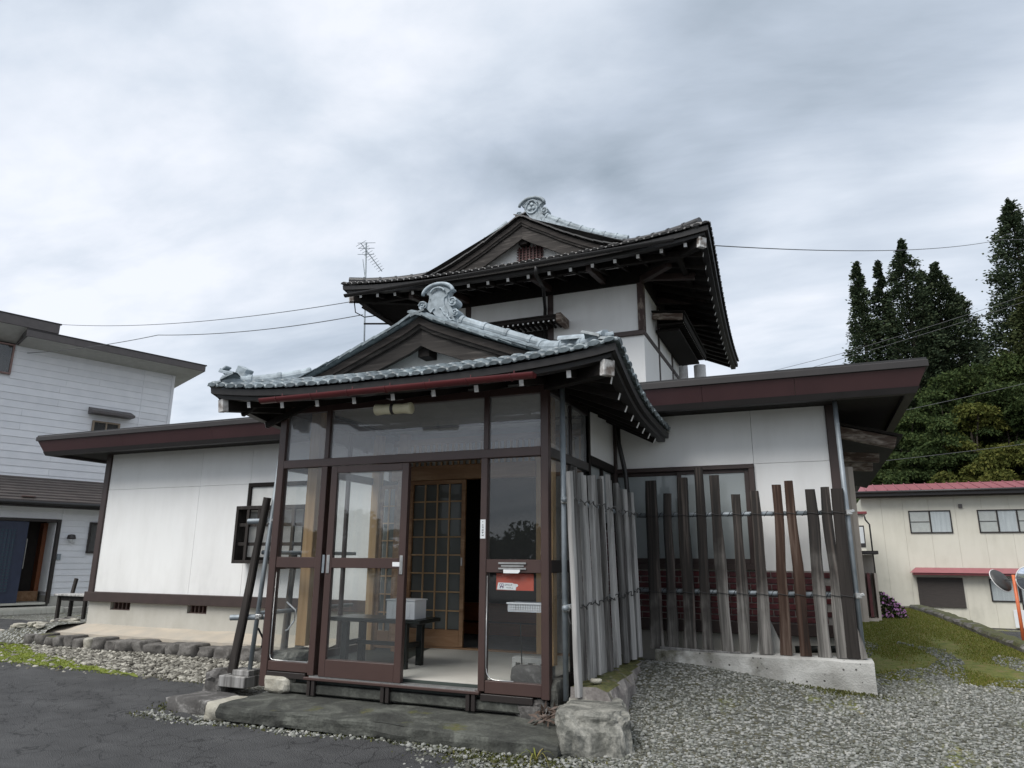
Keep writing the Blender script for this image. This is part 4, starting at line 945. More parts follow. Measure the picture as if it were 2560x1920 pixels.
MB().tube([(-2.38, 9.6, 4.5), (-2.38, 9.6, 5.75)], .10, 16).build('vent_pipe', 'white_paint', H, smooth=True)
# ------------------------------------------------------------------ glazed porch: frame, doors, panes
AL = 'brown_aluminium'
PF = MB()
def pb(a, b_, ch=.004): PF.box(a, b_, ch)
pb((-5.215, -.03, .31), (-5.131, .055, 3.12)); pb((-2.222, -.03, .405), (-2.15, .055, 3.12))
pb((-4.622, -.022, 2.546), (-4.569, .05, 3.12)); pb((-2.797, -.022, 2.546), (-2.749, .05, 3.12))
pb((-5.131, -.030, 2.462), (-2.222, .055, 2.546)); pb((-5.131, -.02, 3.05), (-4.622, .05, 3.12)); pb((-4.569, -.02, 3.05), (-2.797, .05, 3.12)); pb((-2.749, -.02, 3.05), (-2.222, .05, 3.12))
pb((-4.637, -.028, .445), (-4.565, .055, 2.462)); pb((-2.815, -.028, .432), (-2.752, .055, 2.462))
pb((-5.131, -.02, 1.447), (-4.637, .05, 1.553)); pb((-2.752, -.02, 1.428), (-2.222, .05, 1.543))
pb((-5.131, -.02, .462), (-4.637, .05, .550)); pb((-2.752, -.02, .418), (-2.222, .05, .520))
FR = PF.build('porch_frame', AL, H)
MB().box((-4.66, -.055, .405), (-2.79, .075, .431), .004).build('door_sill', AL, FR)
MB().box((-4.60, -.045, .4315), (-2.83, -.035, .445)).box((-4.60, .015, .4315), (-2.83, .025, .445)).build('door_track', 'bright_steel', FR)
MB().box((-5.13, -.03, .40), (-4.66, .05, .455), .004).build('frame_foot_rail', 'dark_aluminium', FR); MB().box((-2.79, -.03, .355), (-2.30, .05, .412), .004).build('frame_foot_rail', 'dark_aluminium', FR)
for x in (-4.575, -3.745, -2.875):
    mb = MB(); mb.box((x-.045, -.045, .268), (x-.008, 0, .404), .003).box((x+.008, -.045, .268), (x+.045, 0, .404), .003); mb.build('foot', 'dark_aluminium', FR)
def pane(a, b_, mat='pane_glass', par=None): return MB().box(a, b_).build('pane', mat, par or FR)
for x0, x1, mt in ((-5.131, -4.622, 'sheen_glass'), (-4.569, -2.797, 'sheen_glass'), (-2.749, -2.222, 'sheen_glass')): pane((x0, .008, 2.546), (x1, .013, 3.05), mt)
pane((-5.131, .008, 1.553), (-4.637, .013, 2.462)); pane((-5.131, .008, .55), (-4.637, .013, 1.447))
pane((-2.752, .008, 1.543), (-2.222, .013, 2.462)); pane((-2.752, .008, .52), (-2.222, .013, 1.428))
# glazing beads with rounded lower corners
def bead(x0, x1, z0, r, side):
    pts = [(x0+.006, -.004, 1.40), (x0+.006, -.004, z0+r)] if side < 0 else [(x1-.006, -.004, 1.40), (x1-.006, -.004, z0+r)]
    c_ = (x0+.006+r, z0+.006+r) if side < 0 else (x1-.006-r, z0+.006+r)
    for i in range(7):
        a = math.pi*(1+i/12) if side < 0 else -math.pi*i/12
        pts.append((c_[0]+r*math.cos(a), -.004, c_[1]+r*math.sin(a)))
    pts.append(((x0+x1)/2, -.004, z0+.006)); MB().tube(pts, .006, 6).build('glazing_bead', 'bright_steel', FR, smooth=True)
bead(-2.752, -2.222, .52, .09, -1); bead(-5.131, -4.637, .55, .05, -1); bead(-5.131, -4.637, .55, .03, 1)
# sliding doors: front leaf closed at left, second leaf slid behind it
def leaf(x0, x1, y, lab, dz=0):
    d = MB(); z0, z1 = .447, 2.452; s = .074
    d.box((x0, y-.016, z0), (x0+s, y+.016, z1), .003).box((x1-s, y-.016, z0), (x1, y+.016, z1), .003)
    d.box((x0+s, y-.015, z1-.068), (x1-s, y+.015, z1), .003).box((x0+s, y-.015, 1.452), (x1-s, y+.015, 1.548), .003).box((x0+s, y-.015, z0), (x1-s, y+.015, .602), .003)
    o = d.build('sliding_door', AL, H, label=lab)
    MB().box((x0+s, y-.003, 1.548), (x1-s, y+.002, z1-.068)).build('pane', 'pane_glass', o); MB().box((x0+s, y-.003, .602), (x1-s, y+.002, 1.452)).build('pane', 'pane_glass', o)
    return o
D1 = leaf(-4.487, -3.578, -.042, 'closed front leaf of the brown sliding door')
D2 = leaf(-4.52, -3.60, .018, 'rear leaf of the brown sliding door, slid open behind the front leaf')
MB().box((-3.632, -.068, 1.40), (-3.598, -.058, 1.575), .003).box((-3.626, -.072, 1.42), (-3.604, -.0685, 1.555), .002).build('handle', 'bright_steel', D1)
MB().box((-4.468, -.068, 1.40), (-4.434, -.058, 1.575), .003).build('handle', 'bright_steel', D1)
MB().box((-4.545, -.036, 1.40), (-4.515, -.0285, 1.575), .003).build('handle', 'steel', FR)
MB().box((-3.713, -.0605, 1.471), (-3.626, -.0575, 1.512), .001).build('door_label', 'paper', D1)
# letter slot
LS = MB().box((-2.628, -.034, 1.502), (-2.362, -.021, 1.519), .002).box((-2.628, -.034, 1.456), (-2.362, -.021, 1.472), .002).build('letter_slot', 'bright_steel', FR)
MB().box((-2.603, -.030, 1.479), (-2.384, -.021, 1.494), .002).build('flap', 'bright_steel', LS)
# side glazing, right and left
for X, sg, y1 in ((-2.15, 1, 1.26), (-5.215, -1, 2.30)):
    xo = X-.05 if sg > 0 else X; m = MB()
    for a, b_ in (((xo, .055, 2.455), (xo+.05, y1, 2.545)), ((xo, .055, 1.43), (xo+.05, y1, 1.54)), ((xo, .055, .42), (xo+.05, y1, .54)), ((xo, .055, 3.06), (xo+.05, y1, 3.16)), ((xo, y1, .42), (xo+.05, y1+.06, 3.16)), ((xo+.005, y1*.52, .54), (xo+.045, y1*.52+.05, 1.43)), ((xo+.005, y1*.52, 1.54), (xo+.045, y1*.52+.05, 2.455)), ((xo+.005, y1*.52, 2.545), (xo+.045, y1*.52+.05, 3.06))): m.box(a, b_, .004)
    SF = m.build('side_frame', 'dark_aluminium' if sg > 0 else AL, H)
    for z0, z1 in ((.54, 1.43), (1.54, 2.455), (2.545, 3.06)): MB().box((xo+.02, .055, z0), (xo+.025, y1, z1)).build('pane', 'pane_glass' if z0 < 2 else 'sheen_glass', SF)
bx('porch_side_wall', 'plaster', (-2.23, 1.32, 2.64), (-2.15, 2.375, 3.2), H, .003)
bx('porch_side_post', 'dark_wood', (-2.235, 1.26, .42), (-2.143, 1.319, 3.2), H, .004)
SW = MB().box((-2.23, 1.32, 2.55), (-2.14, 2.375, 2.64), .004).box((-2.225, 1.32, 1.88), (-2.15, 2.375, 1.95), .004).box((-2.225, 1.82, 1.95), (-2.16, 1.87, 2.55), .003).build('side_window', 'dark_wood', H)
MB().box((-2.2, 1.32, 1.95), (-2.195, 2.375, 2.55)).build('pane', 'frosted_glass', SW)
MB().box((-2.155, 2.30, .78), (-2.12, 2.372, 3.2), .004).build('inner_corner_post', 'post_brown', H)
bx('head_beam', 'dark_wood', (-5.215, -.015, 3.165), (-2.15, .09, 3.29), H, .006)
for X in (-5.215, -2.24): bx('head_beam', 'dark_wood', (X, .092, 3.165), (X+.09, 2.37, 3.29), H, .006)
bx('porch_ceiling', 'soffit_grey', (-5.12, .095, 3.19), (-2.245, 2.3, 3.21), H, 0)
# timber inside
for n_, a, b_ in (('timber_post', (-5.075, .30, .66), (-4.945, .43, 3.16)), ('timber_post', (-2.33, .32, .62), (-2.235, .43, 3.16)), ('timber_post', (-3.11, 2.19, .46), (-2.98, 2.30, 3.1)), ('timber_post', (-5.19, 1.72, .46), (-5.08, 1.83, 3.1))):
    o = bx(n_, 'natural_timber', a, b_, H, .006)
bx('timber_post', 'timber_beam', (-4.80, 1.72, .46), (-4.69, 1.83, 3.1), H, .006)
bx('door_beam', 'timber_beam', (-5.18, 2.17, 2.545), (-3.11, 2.29, 2.735), H, .006); bx('door_beam', 'timber_beam', (-2.98, 2.17, 2.545), (-2.26, 2.29, 2.735), H, .006)
RM = bx('transom_rail', 'timber_beam', (-5.18, 2.19, 3.02), (-2.26, 2.28, 3.10), H, .004)
for i in range(34): x = -5.12+i*.083; MB().box((x-.012, 2.22, 2.737), (x+.012, 2.25, 3.02), .002).build('transom_bar', 'lattice_wood', RM)
MB().box((-5.18, 2.262, 2.737), (-2.26, 2.268, 3.02)).build('transom_paper', 'curtain', RM)
def lattice(x0, x1, y, z0, z1, nx, nzr, kick, nm='lattice_door'):
    d = MB(); st_ = .055
    d.box((x0, y-.018, z0), (x0+st_, y+.018, z1), .004).box((x1-st_, y-.018, z0), (x1, y+.018, z1), .004).box((x0+st_, y-.017, z1-.05), (x1-st_, y+.017, z1), .004).box((x0+st_, y-.017, z0), (x1-st_, y+.017, z0+kick), .004)
    o = d.build(nm, 'timber_beam', H)
    ax, bx_, az, bz = x0+st_, x1-st_, z0+kick, z1-.05
    for i in range(1, nx): x = lerp(ax, bx_, i/nx); MB().box((x-.009, y-.016, az), (x+.009, y+.004, bz), .002).build('muntin', 'lattice_wood', o)
    for i in range(1, nzr): z = lerp(az, bz, i/nzr); MB().box((ax, y-.013, z-.008), (bx_, y+.002, z+.008), .002).build('muntin', 'lattice_wood', o)
    for i in range(nx):
        for j in range(nzr):
            xa, xb = lerp(ax, bx_, i/nx)+.008, lerp(ax, bx_, (i+1)/nx)-.008; za, zb = lerp(az, bz, j/nzr)+.007, lerp(az, bz, (j+1)/nzr)-.007
            MB().box((xa, y+.005, za), (xb, y+.009, zb)).build('pane', 'smoke_glass', o)
    return o
LD = lattice(-4.86-.04, -4.075, 2.21, .49, 2.54, 4, 8, .20)
MB().box((-4.118, 2.180, 1.46), (-4.098, 2.1915, 1.56), .002).build('pull', 'bright_steel', LD)
lattice(-5.08, -4.80, 1.775, .49, 2.45, 2, 8, .20, 'side_lattice')
# floor, threshold, entrance hall beyond
bx('porch_floor', 'floor_dark', (-5.16, .08, .30), (-2.2, 2.3, .462), H, 0)
bx('threshold', 'timber_beam', (-5.1, 2.19, .462), (-2.3, 2.29, .488), H, .003)
bx('hall_floor', 'genkan_floor', (-5.2, 2.32, .40), (-2.2, 4.2, .485), H, 0)
bx('hall_step', 'step_wood', (-5.2, 3.62, .50), (-2.2, 3.70, .66), H, .004); bx('hall_step', 'step_wood', (-5.2, 3.78, .67), (-2.2, 3.86, .92), H, .004)
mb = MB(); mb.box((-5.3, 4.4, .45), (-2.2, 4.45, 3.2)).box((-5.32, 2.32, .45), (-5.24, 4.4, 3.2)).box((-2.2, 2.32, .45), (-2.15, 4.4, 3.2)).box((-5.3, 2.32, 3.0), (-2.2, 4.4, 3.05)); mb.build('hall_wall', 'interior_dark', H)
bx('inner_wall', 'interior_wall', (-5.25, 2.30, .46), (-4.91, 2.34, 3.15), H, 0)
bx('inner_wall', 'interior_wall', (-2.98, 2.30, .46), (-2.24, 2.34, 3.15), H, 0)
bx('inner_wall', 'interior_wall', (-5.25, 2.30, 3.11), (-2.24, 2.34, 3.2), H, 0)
# base stones of the porch
mb = MB(); rock(mb, (-5.06, .30, .48), (.16, .26, .19), 3, 3, .14, .75); mb.build('base_stone', 'boulder_stone', H)
mb = MB(); rock(mb, (-4.99, .02, .345), (.155, .09, .085), 12, 3, .16, .8); mb.build('base_stone', 'tan_stone', H)
mb = MB(); rock(mb, (-2.13, .14, .37), (.045, .12, .20), 15, 3, .2, .9); mb.build('base_stone', 'boulder_stone', H)
mb = MB(); mb.box((-5.15, .10, .06), (-2.2, .30, .36), .02); mb.build('porch_base', 'kerb_stone', H)
MB().box((-5.13, -.01, .275), (-2.42, .09, .36), .01).build('porch_base', 'slab_stone', H)
mb = MB(); rock(mb, (-2.32, .10, .27), (.17, .12, .12), 21, 3, .4); mb.build('base_stone', 'dark_rock', H)
# dark plastic pot strip: interior hook wire
MB().tube([(-5.10, .16, 1.10), (-4.98, .16, 1.02), (-4.99, .16, .92), (-5.06, .16, .83), (-5.09, .16, .82)], .008, 6).build('hook', 'white_plastic', H, smooth=True)

# ------------------------------------------------------------------ things in and on the porch
t = thing('mat', (-3.5, 1.2, .463), 'pale beige mat on the porch floor behind the open sliding door', 'mat')
MB().prism([(-3.93, .09), (-2.28, .09), (-2.28, 2.17), (-4.50, 2.17)], (1, 0, 0), (0, 1, 0), (0, 0, 1), (0, 0, .463), .008).build('mat_top', 'mat_pale', t)
t = thing('bench', (-4.2, .75, .462), 'low black bench inside the porch behind the closed glass door', 'bench')
MB().box((-4.80, .47, .905), (-3.70, .92, .945), .006).build('seat', 'black_lacquer', t)
for x in (-4.62, -3.90):
    for y in (.54, .85): MB().box((x-.035, y-.03, .462), (x+.035, y+.03, .904), .005).build('leg', 'black_lacquer', t)
    MB().box((x-.02, .575, .66), (x+.02, .815, .71), .004).build('stretcher', 'black_lacquer', t)
MB().box((-4.585, .68, .665), (-3.935, .71, .705), .004).build('stretcher', 'black_lacquer', t)
t = thing('storage_box', (-3.93, .62, .945), 'white plastic storage box standing on the black bench', 'box')
mb = MB(); x0, x1, y0, y1, z0, z1, w = -4.12, -3.79, .52, .76, .946, 1.125, .008
mb.box((x0, y0, z0), (x1, y0+w, z1), .003).box((x0, y1-w, z0), (x1, y1, z1), .003).box((x0, y0+w, z0), (x0+w, y1-w, z1), .003).box((x1-w, y0+w, z0), (x1, y1-w, z1), .003).box((x0+w, y0+w, z0), (x1-w, y1-w, z0+.01))
mb.build('box_body', 'white_plastic', t)
MB().box((x0-.012, y0-.012, z1+.0005), (x1+.012, y1+.012, z1+.014), .005).build('lid', 'white_plastic', t)
for xx in (x0+.05, x1-.08): MB().box((xx, y0-.006, z0+.02), (xx+.03, y0-.0005, z1-.02), .002).build('rib', 'white_plastic', t)
t = thing('basket', (-2.42, .16, 1.10), 'white plastic mesh basket hanging inside the right porch pane', 'basket')
mb = MB(); x0, x1, y0, y1, z0, z1 = -2.57, -2.245, .06, .22, 1.100, 1.172
for i in range(19):
    x = lerp(x0+.015, x1-.015, i/18)
    for y in (y0, y1): mb.box((x-.0035, y-.003, z0), (x+.0035, y+.003, z1-.012))
for i in range(8):
    y = lerp(y0+.01, y1-.01, i/7)
    for x in (x0, x1): mb.box((x-.003, y-.0035, z0), (x+.003, y+.0035, z1-.012))
    mb.box((x0, y-.003, z0-.003), (x1, y+.003, z0+.002))
for z in (z0+.02, z0+.04):
    for y in (y0, y1): mb.box((x0, y-.002, z-.002), (x1, y+.002, z+.002))
mb.build('mesh_side', 'white_plastic', t)
mb = MB()
for a, b_ in (((x0-.012, y0-.010, z1-.014), (x1+.012, y0+.004, z1)), ((x0-.012, y1-.004, z1-.014), (x1+.012, y1+.010, z1)), ((x0-.012, y0+.0045, z1-.014), (x0+.002, y1-.0045, z1)), ((x1-.002, y0+.0045, z1-.014), (x1+.012, y1-.0045, z1))): mb.box(a, b_, .003)
mb.box((x0, y0, z0-.006), (x1, y1, z0-.0035)); mb.build('rim', 'white_plastic', t)
t = thing('concrete_block', (-2.5, .62, .463), 'grey hollow concrete block on its side inside the porch', 'block')
mb = MB(); x0, x1, y0, y1, z0, z1 = -2.72, -2.33, .52, .64, .463, .655
cells = [(-2.68, -2.595), (-2.555, -2.475), (-2.435, -2.355)]
mb.box((x0, y0, z0), (x1, y1, z0+.05), .004).box((x0, y0, z1-.05), (x1, y1, z1), .004)
px_ = x0
for a, b_ in cells: mb.box((px_, y0, z0+.05), (a, y1, z1-.05), .003); px_ = b_
mb.box((px_, y0, z0+.05), (x1, y1, z1-.05), .003); mb.build('block_body', 'concrete', t)
t = thing('dark_stone', (-2.42, .2, .463), 'dark grey rounded stone behind the lower right porch pane', 'stone')
mb = MB(); rock(mb, (-2.42, .19, .545), (.165, .075, .10), 31, 3, .07, .9); mb.build('stone_body', 'dark_rock', t, smooth=True)
t = thing('walking_stick', (-2.57, .4, .463), 'thin black stick leaning inside the right porch pane', 'stick')
MB().tube([(-2.585, .45, .475), (-2.545, .30, .97)], .006, 6).build('stick_shaft', 'black_lacquer', t)
t = thing('red_notice', (-2.5, .03, 1.275), 'red notice board with a white logo label behind the right porch pane', 'notice')
MB().box((-2.672, .030, 1.276), (-2.312, .036, 1.422), .001).build('board', 'sign_red', t)
lb = MB().prism([(-2.664, 1.283), (-2.482, 1.279), (-2.478, 1.305), (-2.462, 1.312), (-2.458, 1.322), (-2.470, 1.332), (-2.505, 1.334), (-2.510, 1.340), (-2.652, 1.342)], (1, 0, 0), (0, 0, 1), (0, -1, 0), (0, .0295, 0), .0015).build('logo_label', 'paper', t)
lg = MB()
for cx_, cz in ((-2.628, 1.322), (-2.608, 1.322)): lg.tube([(cx_+.011*math.cos(a), .0272, cz+.011*math.sin(a)) for a in [2*math.pi*i/12 for i in range(13)]], .0022, 4)
for cx_ in (-2.630, -2.606): lg.tube([(cx_+.005*math.cos(a), .0272, 1.300+.005*math.sin(a)) for a in [2*math.pi*i/8 for i in range(9)]], .0022, 4)
lg.tube([(-2.634, .0272, 1.308), (-2.602, .0272, 1.308)], .002, 4); pm('sign_purple', (.22, .12, .24)); lg.build('logo', 'sign_purple', lb)
def glyphs(mb, x0, z0, n, w, h, vertical, seed, y):
    r = random.Random(seed)
    for i in range(n):
        gx, gz_ = (x0, z0-i*h*1.2) if vertical else (x0+i*w*1.15, z0)
        for k in range(r.randint(2, 3)): zz = gz_+h*(.15+.7*r.random()); mb.box((gx+w*.05*r.random(), y-.0006, zz-h*.06), (gx+w*(.7+.3*r.random()), y, zz+h*.06))
        for k in range(r.randint(1, 2)): xx = gx+w*(.2+.6*r.random()); mb.box((xx-w*.06, y-.0007, gz_+h*.05), (xx+w*.06, y-.0001, gz_+h*(.7+.25*r.random())))
gl_ = MB(); glyphs(gl_, -2.588, 1.316, 5, .013, .014, False, 4, .0278); glyphs(gl_, -2.572, 1.292, 4, .014, .015, False, 9, .0278); gl_.build('lettering', 'ink', lb)
t = thing('door_sticker', (-2.785, -.03, 1.727), 'narrow white vertical sticker with dark characters on the porch door jamb', 'sticker')
st = MB().box((-2.811, -.0305, 1.727), (-2.760, -.0285, 1.897)).build('sticker_face', 'paper', t)
gl_ = MB(); glyphs(gl_, -2.797, 1.838, 5, .022, .019, True, 2, -.0308); glyphs(gl_, -2.793, 1.872, 1, .012, .010, True, 5, -.0308); gl_.build('lettering', 'ink', st)
t = thing('paper_note', (-2.5, -.03, 1.425), 'small blank white paper card under the brass letter slot', 'card')
MB().prism([(-2.576, 1.425), (-2.434, 1.425), (-2.417, 1.438), (-2.417, 1.456), (-2.576, 1.456)], (1, 0, 0), (0, 0, 1), (0, -1, 0), (0, -.0345, 0), .002).build('card_face', 'paper', t)
t = thing('porch_lamp', (-3.53, -.4, 2.84), 'cream double cylinder lamp under the porch eave', 'lamp')
for sg in (-1, 1):
    mb = MB(); P = []
    for x, r in ((.0, .050), (.03, .050), (.10, .046), (.19, .056), (.195, .050), (.192, .0)):
        P.append([(-3.53+sg*x, -.45+r*math.cos(a), 2.905-sg*x*.03+r*math.sin(a)) for a in [2*math.pi*i/20 for i in range(21)]])
    mb.grid(P if sg > 0 else [q[::-1] for q in P]).build('lamp_shade', 'cream_lamp', t, smooth=True)
MB().tube([(-3.545, -.45, 2.905), (-3.515, -.45, 2.905)], .056, 18).build('band', 'dark_aluminium', t)
MB().tube([(-3.53, -.45, 2.955), (-3.53, -.45, 3.02)], .018, 10).box((-3.60, -.49, 3.0), (-3.46, -.38, 3.03), .004).build('mount', 'dark_aluminium', t)

# ------------------------------------------------------------------ step, boulder, kerbs
def slab():
    import bmesh
    # roughly split stone slab: long grid deformed by noise
    nx, ny, nz_ = 70, 16, 5; mb = MB()
    def P(u, v, w):
        x = lerp(-5.10, -1.86, u); yf = -.66-.012*math.sin(u*9)-.06*u+.018*noise.noise(Vector((u*11, 3, 1))); yb = .10
        y = lerp(yf, yb, v); top = .258-.012*u+.006*noise.noise(Vector((x*2.2, y*3, 5))); top -= .022*(1-ss(0, .12, v))*max(0, noise.noise(Vector((x*3, 8, 2)))); bot = .135+.02*noise.noise(Vector((x*3, y*3, 9)))
        if u > .93: top -= .03*ss(.93, 1, u)
        z = lerp(bot, top, w); bul = .006*math.sin(math.pi*w)+.022*noise.noise(Vector((x*6, z*14, 7)))
        if v == 0: y -= bul-.006*(1 if w == 1 else 0)
        if u in (0, 1): x += (.03*noise.noise(Vector((y*6, z*9, 4)))+.02*math.sin(math.pi*w))*(1 if u else -1)
        return (x, y, z)
    U = [i/nx for i in range(nx+1)]; V = [(i/ny)**1.5 for i in range(ny+1)]; Wz = [0, .2, .45, .7, .9, 1]
    mb.grid([[P(u, v, 1) for u in U] for v in V]); mb.grid([[P(u, 0, w) for u in U] for w in Wz]); mb.grid([[P(1, v, w) for v in V] for w in Wz]); mb.grid([[P(0, v, w) for v in V[::-1]] for w in Wz]); mb.grid([[P(u, v, 0) for u in U[::-1]] for v in V])
    return mb
t = thing('stone_step', (-3.5, -.3, .1), 'long dark mossy stone slab serving as the step in front of the porch', 'step')
slab().build('slab', 'slab_stone', t, smooth=False)
mb = MB()
for i in range(9): rock(mb, (-4.9+i*.36, -.42+.03*math.sin(i), .10), (.17, .12, .07), 40+i, 2, .3)
mb.build('bedding_stone', 'dark_rock', t)
t = thing('boulder', (-1.75, -.25, .08), 'big pale grey boulder at the right end of the stone step', 'boulder')
mb = MB(); rock(mb, (-1.72, -.24, .235), (.29, .36, .245), 55, 5, .20, .80, 1.35, rot=.3)
mb.v = [(x+(.06*(z-.235) if z > .1 else 0)*-1.0, y+.22*(z-.2)*1.0, z) for x, y, z in mb.v]; mb.build('boulder_body', 'boulder_stone', t)
t = thing('rubble_stone', (-5.75, -.3, .06), 'low dark stone with pale mortar patches left of the stone step', 'stone')
mb = MB(); rock(mb, (-5.62, -.28, .15), (.33, .22, .115), 61, 3, .25, .7); mb.build('stone_body', 'dark_rock', t, smooth=True)
t = thing('mortar_stone', (-5.2, -.45, .1), 'pale mortared stone wedged between the dark stone and the step slab', 'stone')
mb = MB(); rock(mb, (-5.20, -.42, .175), (.12, .22, .10), 66, 3, .3, .75); mb.build('stone_body', 'tan_stone', t, smooth=True)
t = thing('corner_rock', (-6.05, .35, .08), 'rough grey rock behind the leaning fence foot at the porch left corner', 'stone')
mb = MB(); rock(mb, (-6.0, .36, .20), (.15, .26, .18), 71, 3, .3); mb.build('stone_body', 'dark_rock', t, smooth=False)
t = thing('stone_kerb', (-1.75, 1.0, .15), 'mossy weathered stone kerb under the grey side fence', 'kerb')
yy = [-.02, .46, 1.02, 1.5, 2.12]
for i in range(4):
    a, b_ = yy[i], yy[i+1]; xo = -1.62-.045*i; mb = MB()
    n1_, n2_ = 26, 7; ring = []
    for j in range(n1_+1):
        y = lerp(a+.006, b_-.006, j/n1_); row = []
        for (x, z) in ((xo, .10), (xo+.01, .25), (xo-.005, .42), (xo-.04, .50), (xo-.14, .525), (xo-.34, .53), (xo-.36, .10)):
            d = .028*noise.noise(Vector((x*7+i, y*7, z*9)))+.012*noise.noise(Vector((x*20, y*20, z*20))); row.append((x+d, y, z+d*.8))
        ring.append(row)
    mb.grid(ring); mb.add(ring[0], [tuple(range(7))[::-1]]); mb.add(ring[-1], [tuple(range(7))]); mb.build('kerb_block', 'kerb_stone', t, smooth=False)
t = thing('pale_shell_stone', (-1.74, .12, .53), 'small pale flat stone lying on the mossy kerb by the fence end', 'stone')
mb = MB(); rock(mb, (-1.80, .16, .555), (.05, .035, .02), 81, 2, .2, rot=.6); mb.build('stone_body', 'tan_stone', t, smooth=True)
t = thing('concrete_kerb', (-.6, 2.1, .2), 'pitted pale concrete kerb under the dark front fence', 'kerb')
mb = MB(); P = []
for j in range(41):
    x = lerp(-1.66, .42, j/40); row = []
    for (y, z) in ((1.90, .05), (1.895, .30), (1.90, .50), (1.915, .605), (1.94, .622), (2.2, .625), (2.22, .05)):
        d = .010*noise.noise(Vector((x*9, y*9, z*11))); row.append((x+d, y+d, z+d*.6))
    P.append(row)
mb.grid([r[::-1] for r in P]); mb.add(P[-1], [tuple(range(7))]); mb.build('kerb_body', 'kerb_concrete', t)
# ------------------------------------------------------------------ plank fences
def plank(mb, p, q, w, th, seed, face):
    # split board: wavering edges, slightly twisted; p foot, q head, face = outward normal
    p, q = Vector(p), Vector(q); d = (q-p).normalized(); f = Vector(face); f = (f-d*f.dot(d)).normalized(); sdv = d.cross(f); r = random.Random(seed)
    n = 10; P = []; tw = r.uniform(-.22, .22)
    for i in range(n+1):
        t = i/n; c = p.lerp(q, t); a = Vector((seed*3.1, t*3.2, 0)); ww = w*(1.18-.26*t)*(1+.22*noise.noise(a)); off = w*.14*noise.noise(a+Vector((9, 0, 0))); cc, sn = math.cos(tw*t), math.sin(tw*t)
        fx, sx = f*cc+sdv*sn, sdv*cc-f*sn
        prof = [(-.5, -.5), (-.5, .30), (-.38, .5), (.0, .5+.12*noise.noise(a*2)), (.36, .5), (.5, .28), (.5, -.5)]
        P.append([c+sx*(u*ww+off)+fx*(v_*th) for u, v_ in prof])
    k = 7; Pc = [row+[row[0]] for row in P]; mb.grid(Pc)
    top = P[-1]; e = r.uniform(-.02, .02)
    mb.add(top, [tuple(range(k))]); mb.add(P[0], [tuple(range(k))[::-1]]); return mb
def clamp(p, par, nm='clamp'):
    mb = MB(); p = Vector(p)
    mb.obox(p, ((1, .2, 0), (-.2, 1, 0), (0, 0, 1)), (.030, .032, .028), .008); mb.obox(p+Vector((.035, -.01, .01)), ((1, 0, .4), (0, 1, 0), (-.4, 0, 1)), (.022, .022, .016), .006)
    mb.tube([p+Vector((.01, -.05, -.012)), p+Vector((.01, .02, -.012))], .008, 6); return mb.build(nm, 'bright_steel', par)
def wraps(mb, path_pts, r, pitch):
    pts = []; L_ = 0
    for a, b_ in zip(path_pts[:-1], path_pts[1:]):
        a, b_ = Vector(a), Vector(b_); ln = (b_-a).length; d = (b_-a).normalized(); s_ = d.cross(Vector((0, 0, 1))).normalized(); u_ = s_.cross(d); n = int(ln/pitch*8)
        for i in range(n): ang = (L_+ln*i/n)/pitch*2*math.pi; c = a.lerp(b_, i/n); pts.append(c+s_*(r*math.cos(ang))+u_*(r*math.sin(ang)))
        L_ += ln
    mb.tube(pts, .0035, 4)
# front fence: twelve dark boards wired to two steel pipes
t = thing('plank_fence', (-.6, 2.05, .62), 'fence of spaced dark boards of uneven height on the pitted concrete kerb', 'fence', 'plank fences round the porch')
tops = [(-1.661, 2.418), (-1.476, 2.269), (-1.304, 2.439), (-1.116, 2.543), (-.956, 2.453), (-.741, 2.239), (-.552, 2.27), (-.32, 2.329), (-.199, 2.366), (.006, 2.271), (.143, 2.29), (.254, 2.27)]
bots = [(-1.651, .625), (-1.478, .63), (-1.3, .63), (-1.126, .63), (-.929, .628), (-.744, .63), (-.54, .628), (-.355, .627), (-.172, .628), (-.002, .627), (.159, .628), (.249, .63)]
wid = [.125, .095, .12, .088, .112, .098, .106, .094, .094, .108, .094, .115]; mts = ['plank_dark']*7+['plank_red', 'plank_red', 'plank_dark', 'plank_dark', 'plank_black']
for i in range(12):
    mb = plank(MB(), (bots[i][0], 2.02, bots[i][1]), (tops[i][0], 2.02, tops[i][1]), wid[i], .042, i+1, (0, -1, 0)); mb.build('plank', mts[i], t)
plank(MB(), (.335, 2.03, .628), (.20, 2.025, 1.22), .085, .03, 33, (0, -1, 0)).build('plank', 'plank_dark', t)
for z, nm in ((2.03, 0), (1.215, 1)):
    MB().tube([(-1.84, 2.075, z+.006), (.375, 2.075, z)], .0235, 12).build('pipe', 'steel', t, smooth=True)
    w = MB(); wraps(w, [(-1.8, 2.075, z+.006), (.33, 2.075, z)], .026, .075); w.build('wire_wrap', 'wire', t)
    w = MB()
    for i in range(12):
        f_ = (z-bots[i][1])/(tops[i][1]-bots[i][1]); x = lerp(bots[i][0], tops[i][0], f_); hw_ = wid[i]/2+.01
        w.tube([(x-hw_, 2.05, z+.012), (x-hw_*.9, 1.992, z+.006), (x+hw_*.9, 1.992, z-.012), (x+hw_, 2.05, z-.016)], .0035, 4)
    w.build('wire_tie', 'wire', t)
MB().tube([(.345, 2.07, .60), (.325, 2.07, 3.19)], .024, 12).build('pole', 'steel', t, smooth=True)
clamp((.345, 2.05, 2.03), t); clamp((.352, 2.05, 1.215), t)
MB().beam((-1.62, 1.99, .635), (-.80, 1.985, .615), .04, .035, .006).build('foot_rail', 'plank_grey', t)
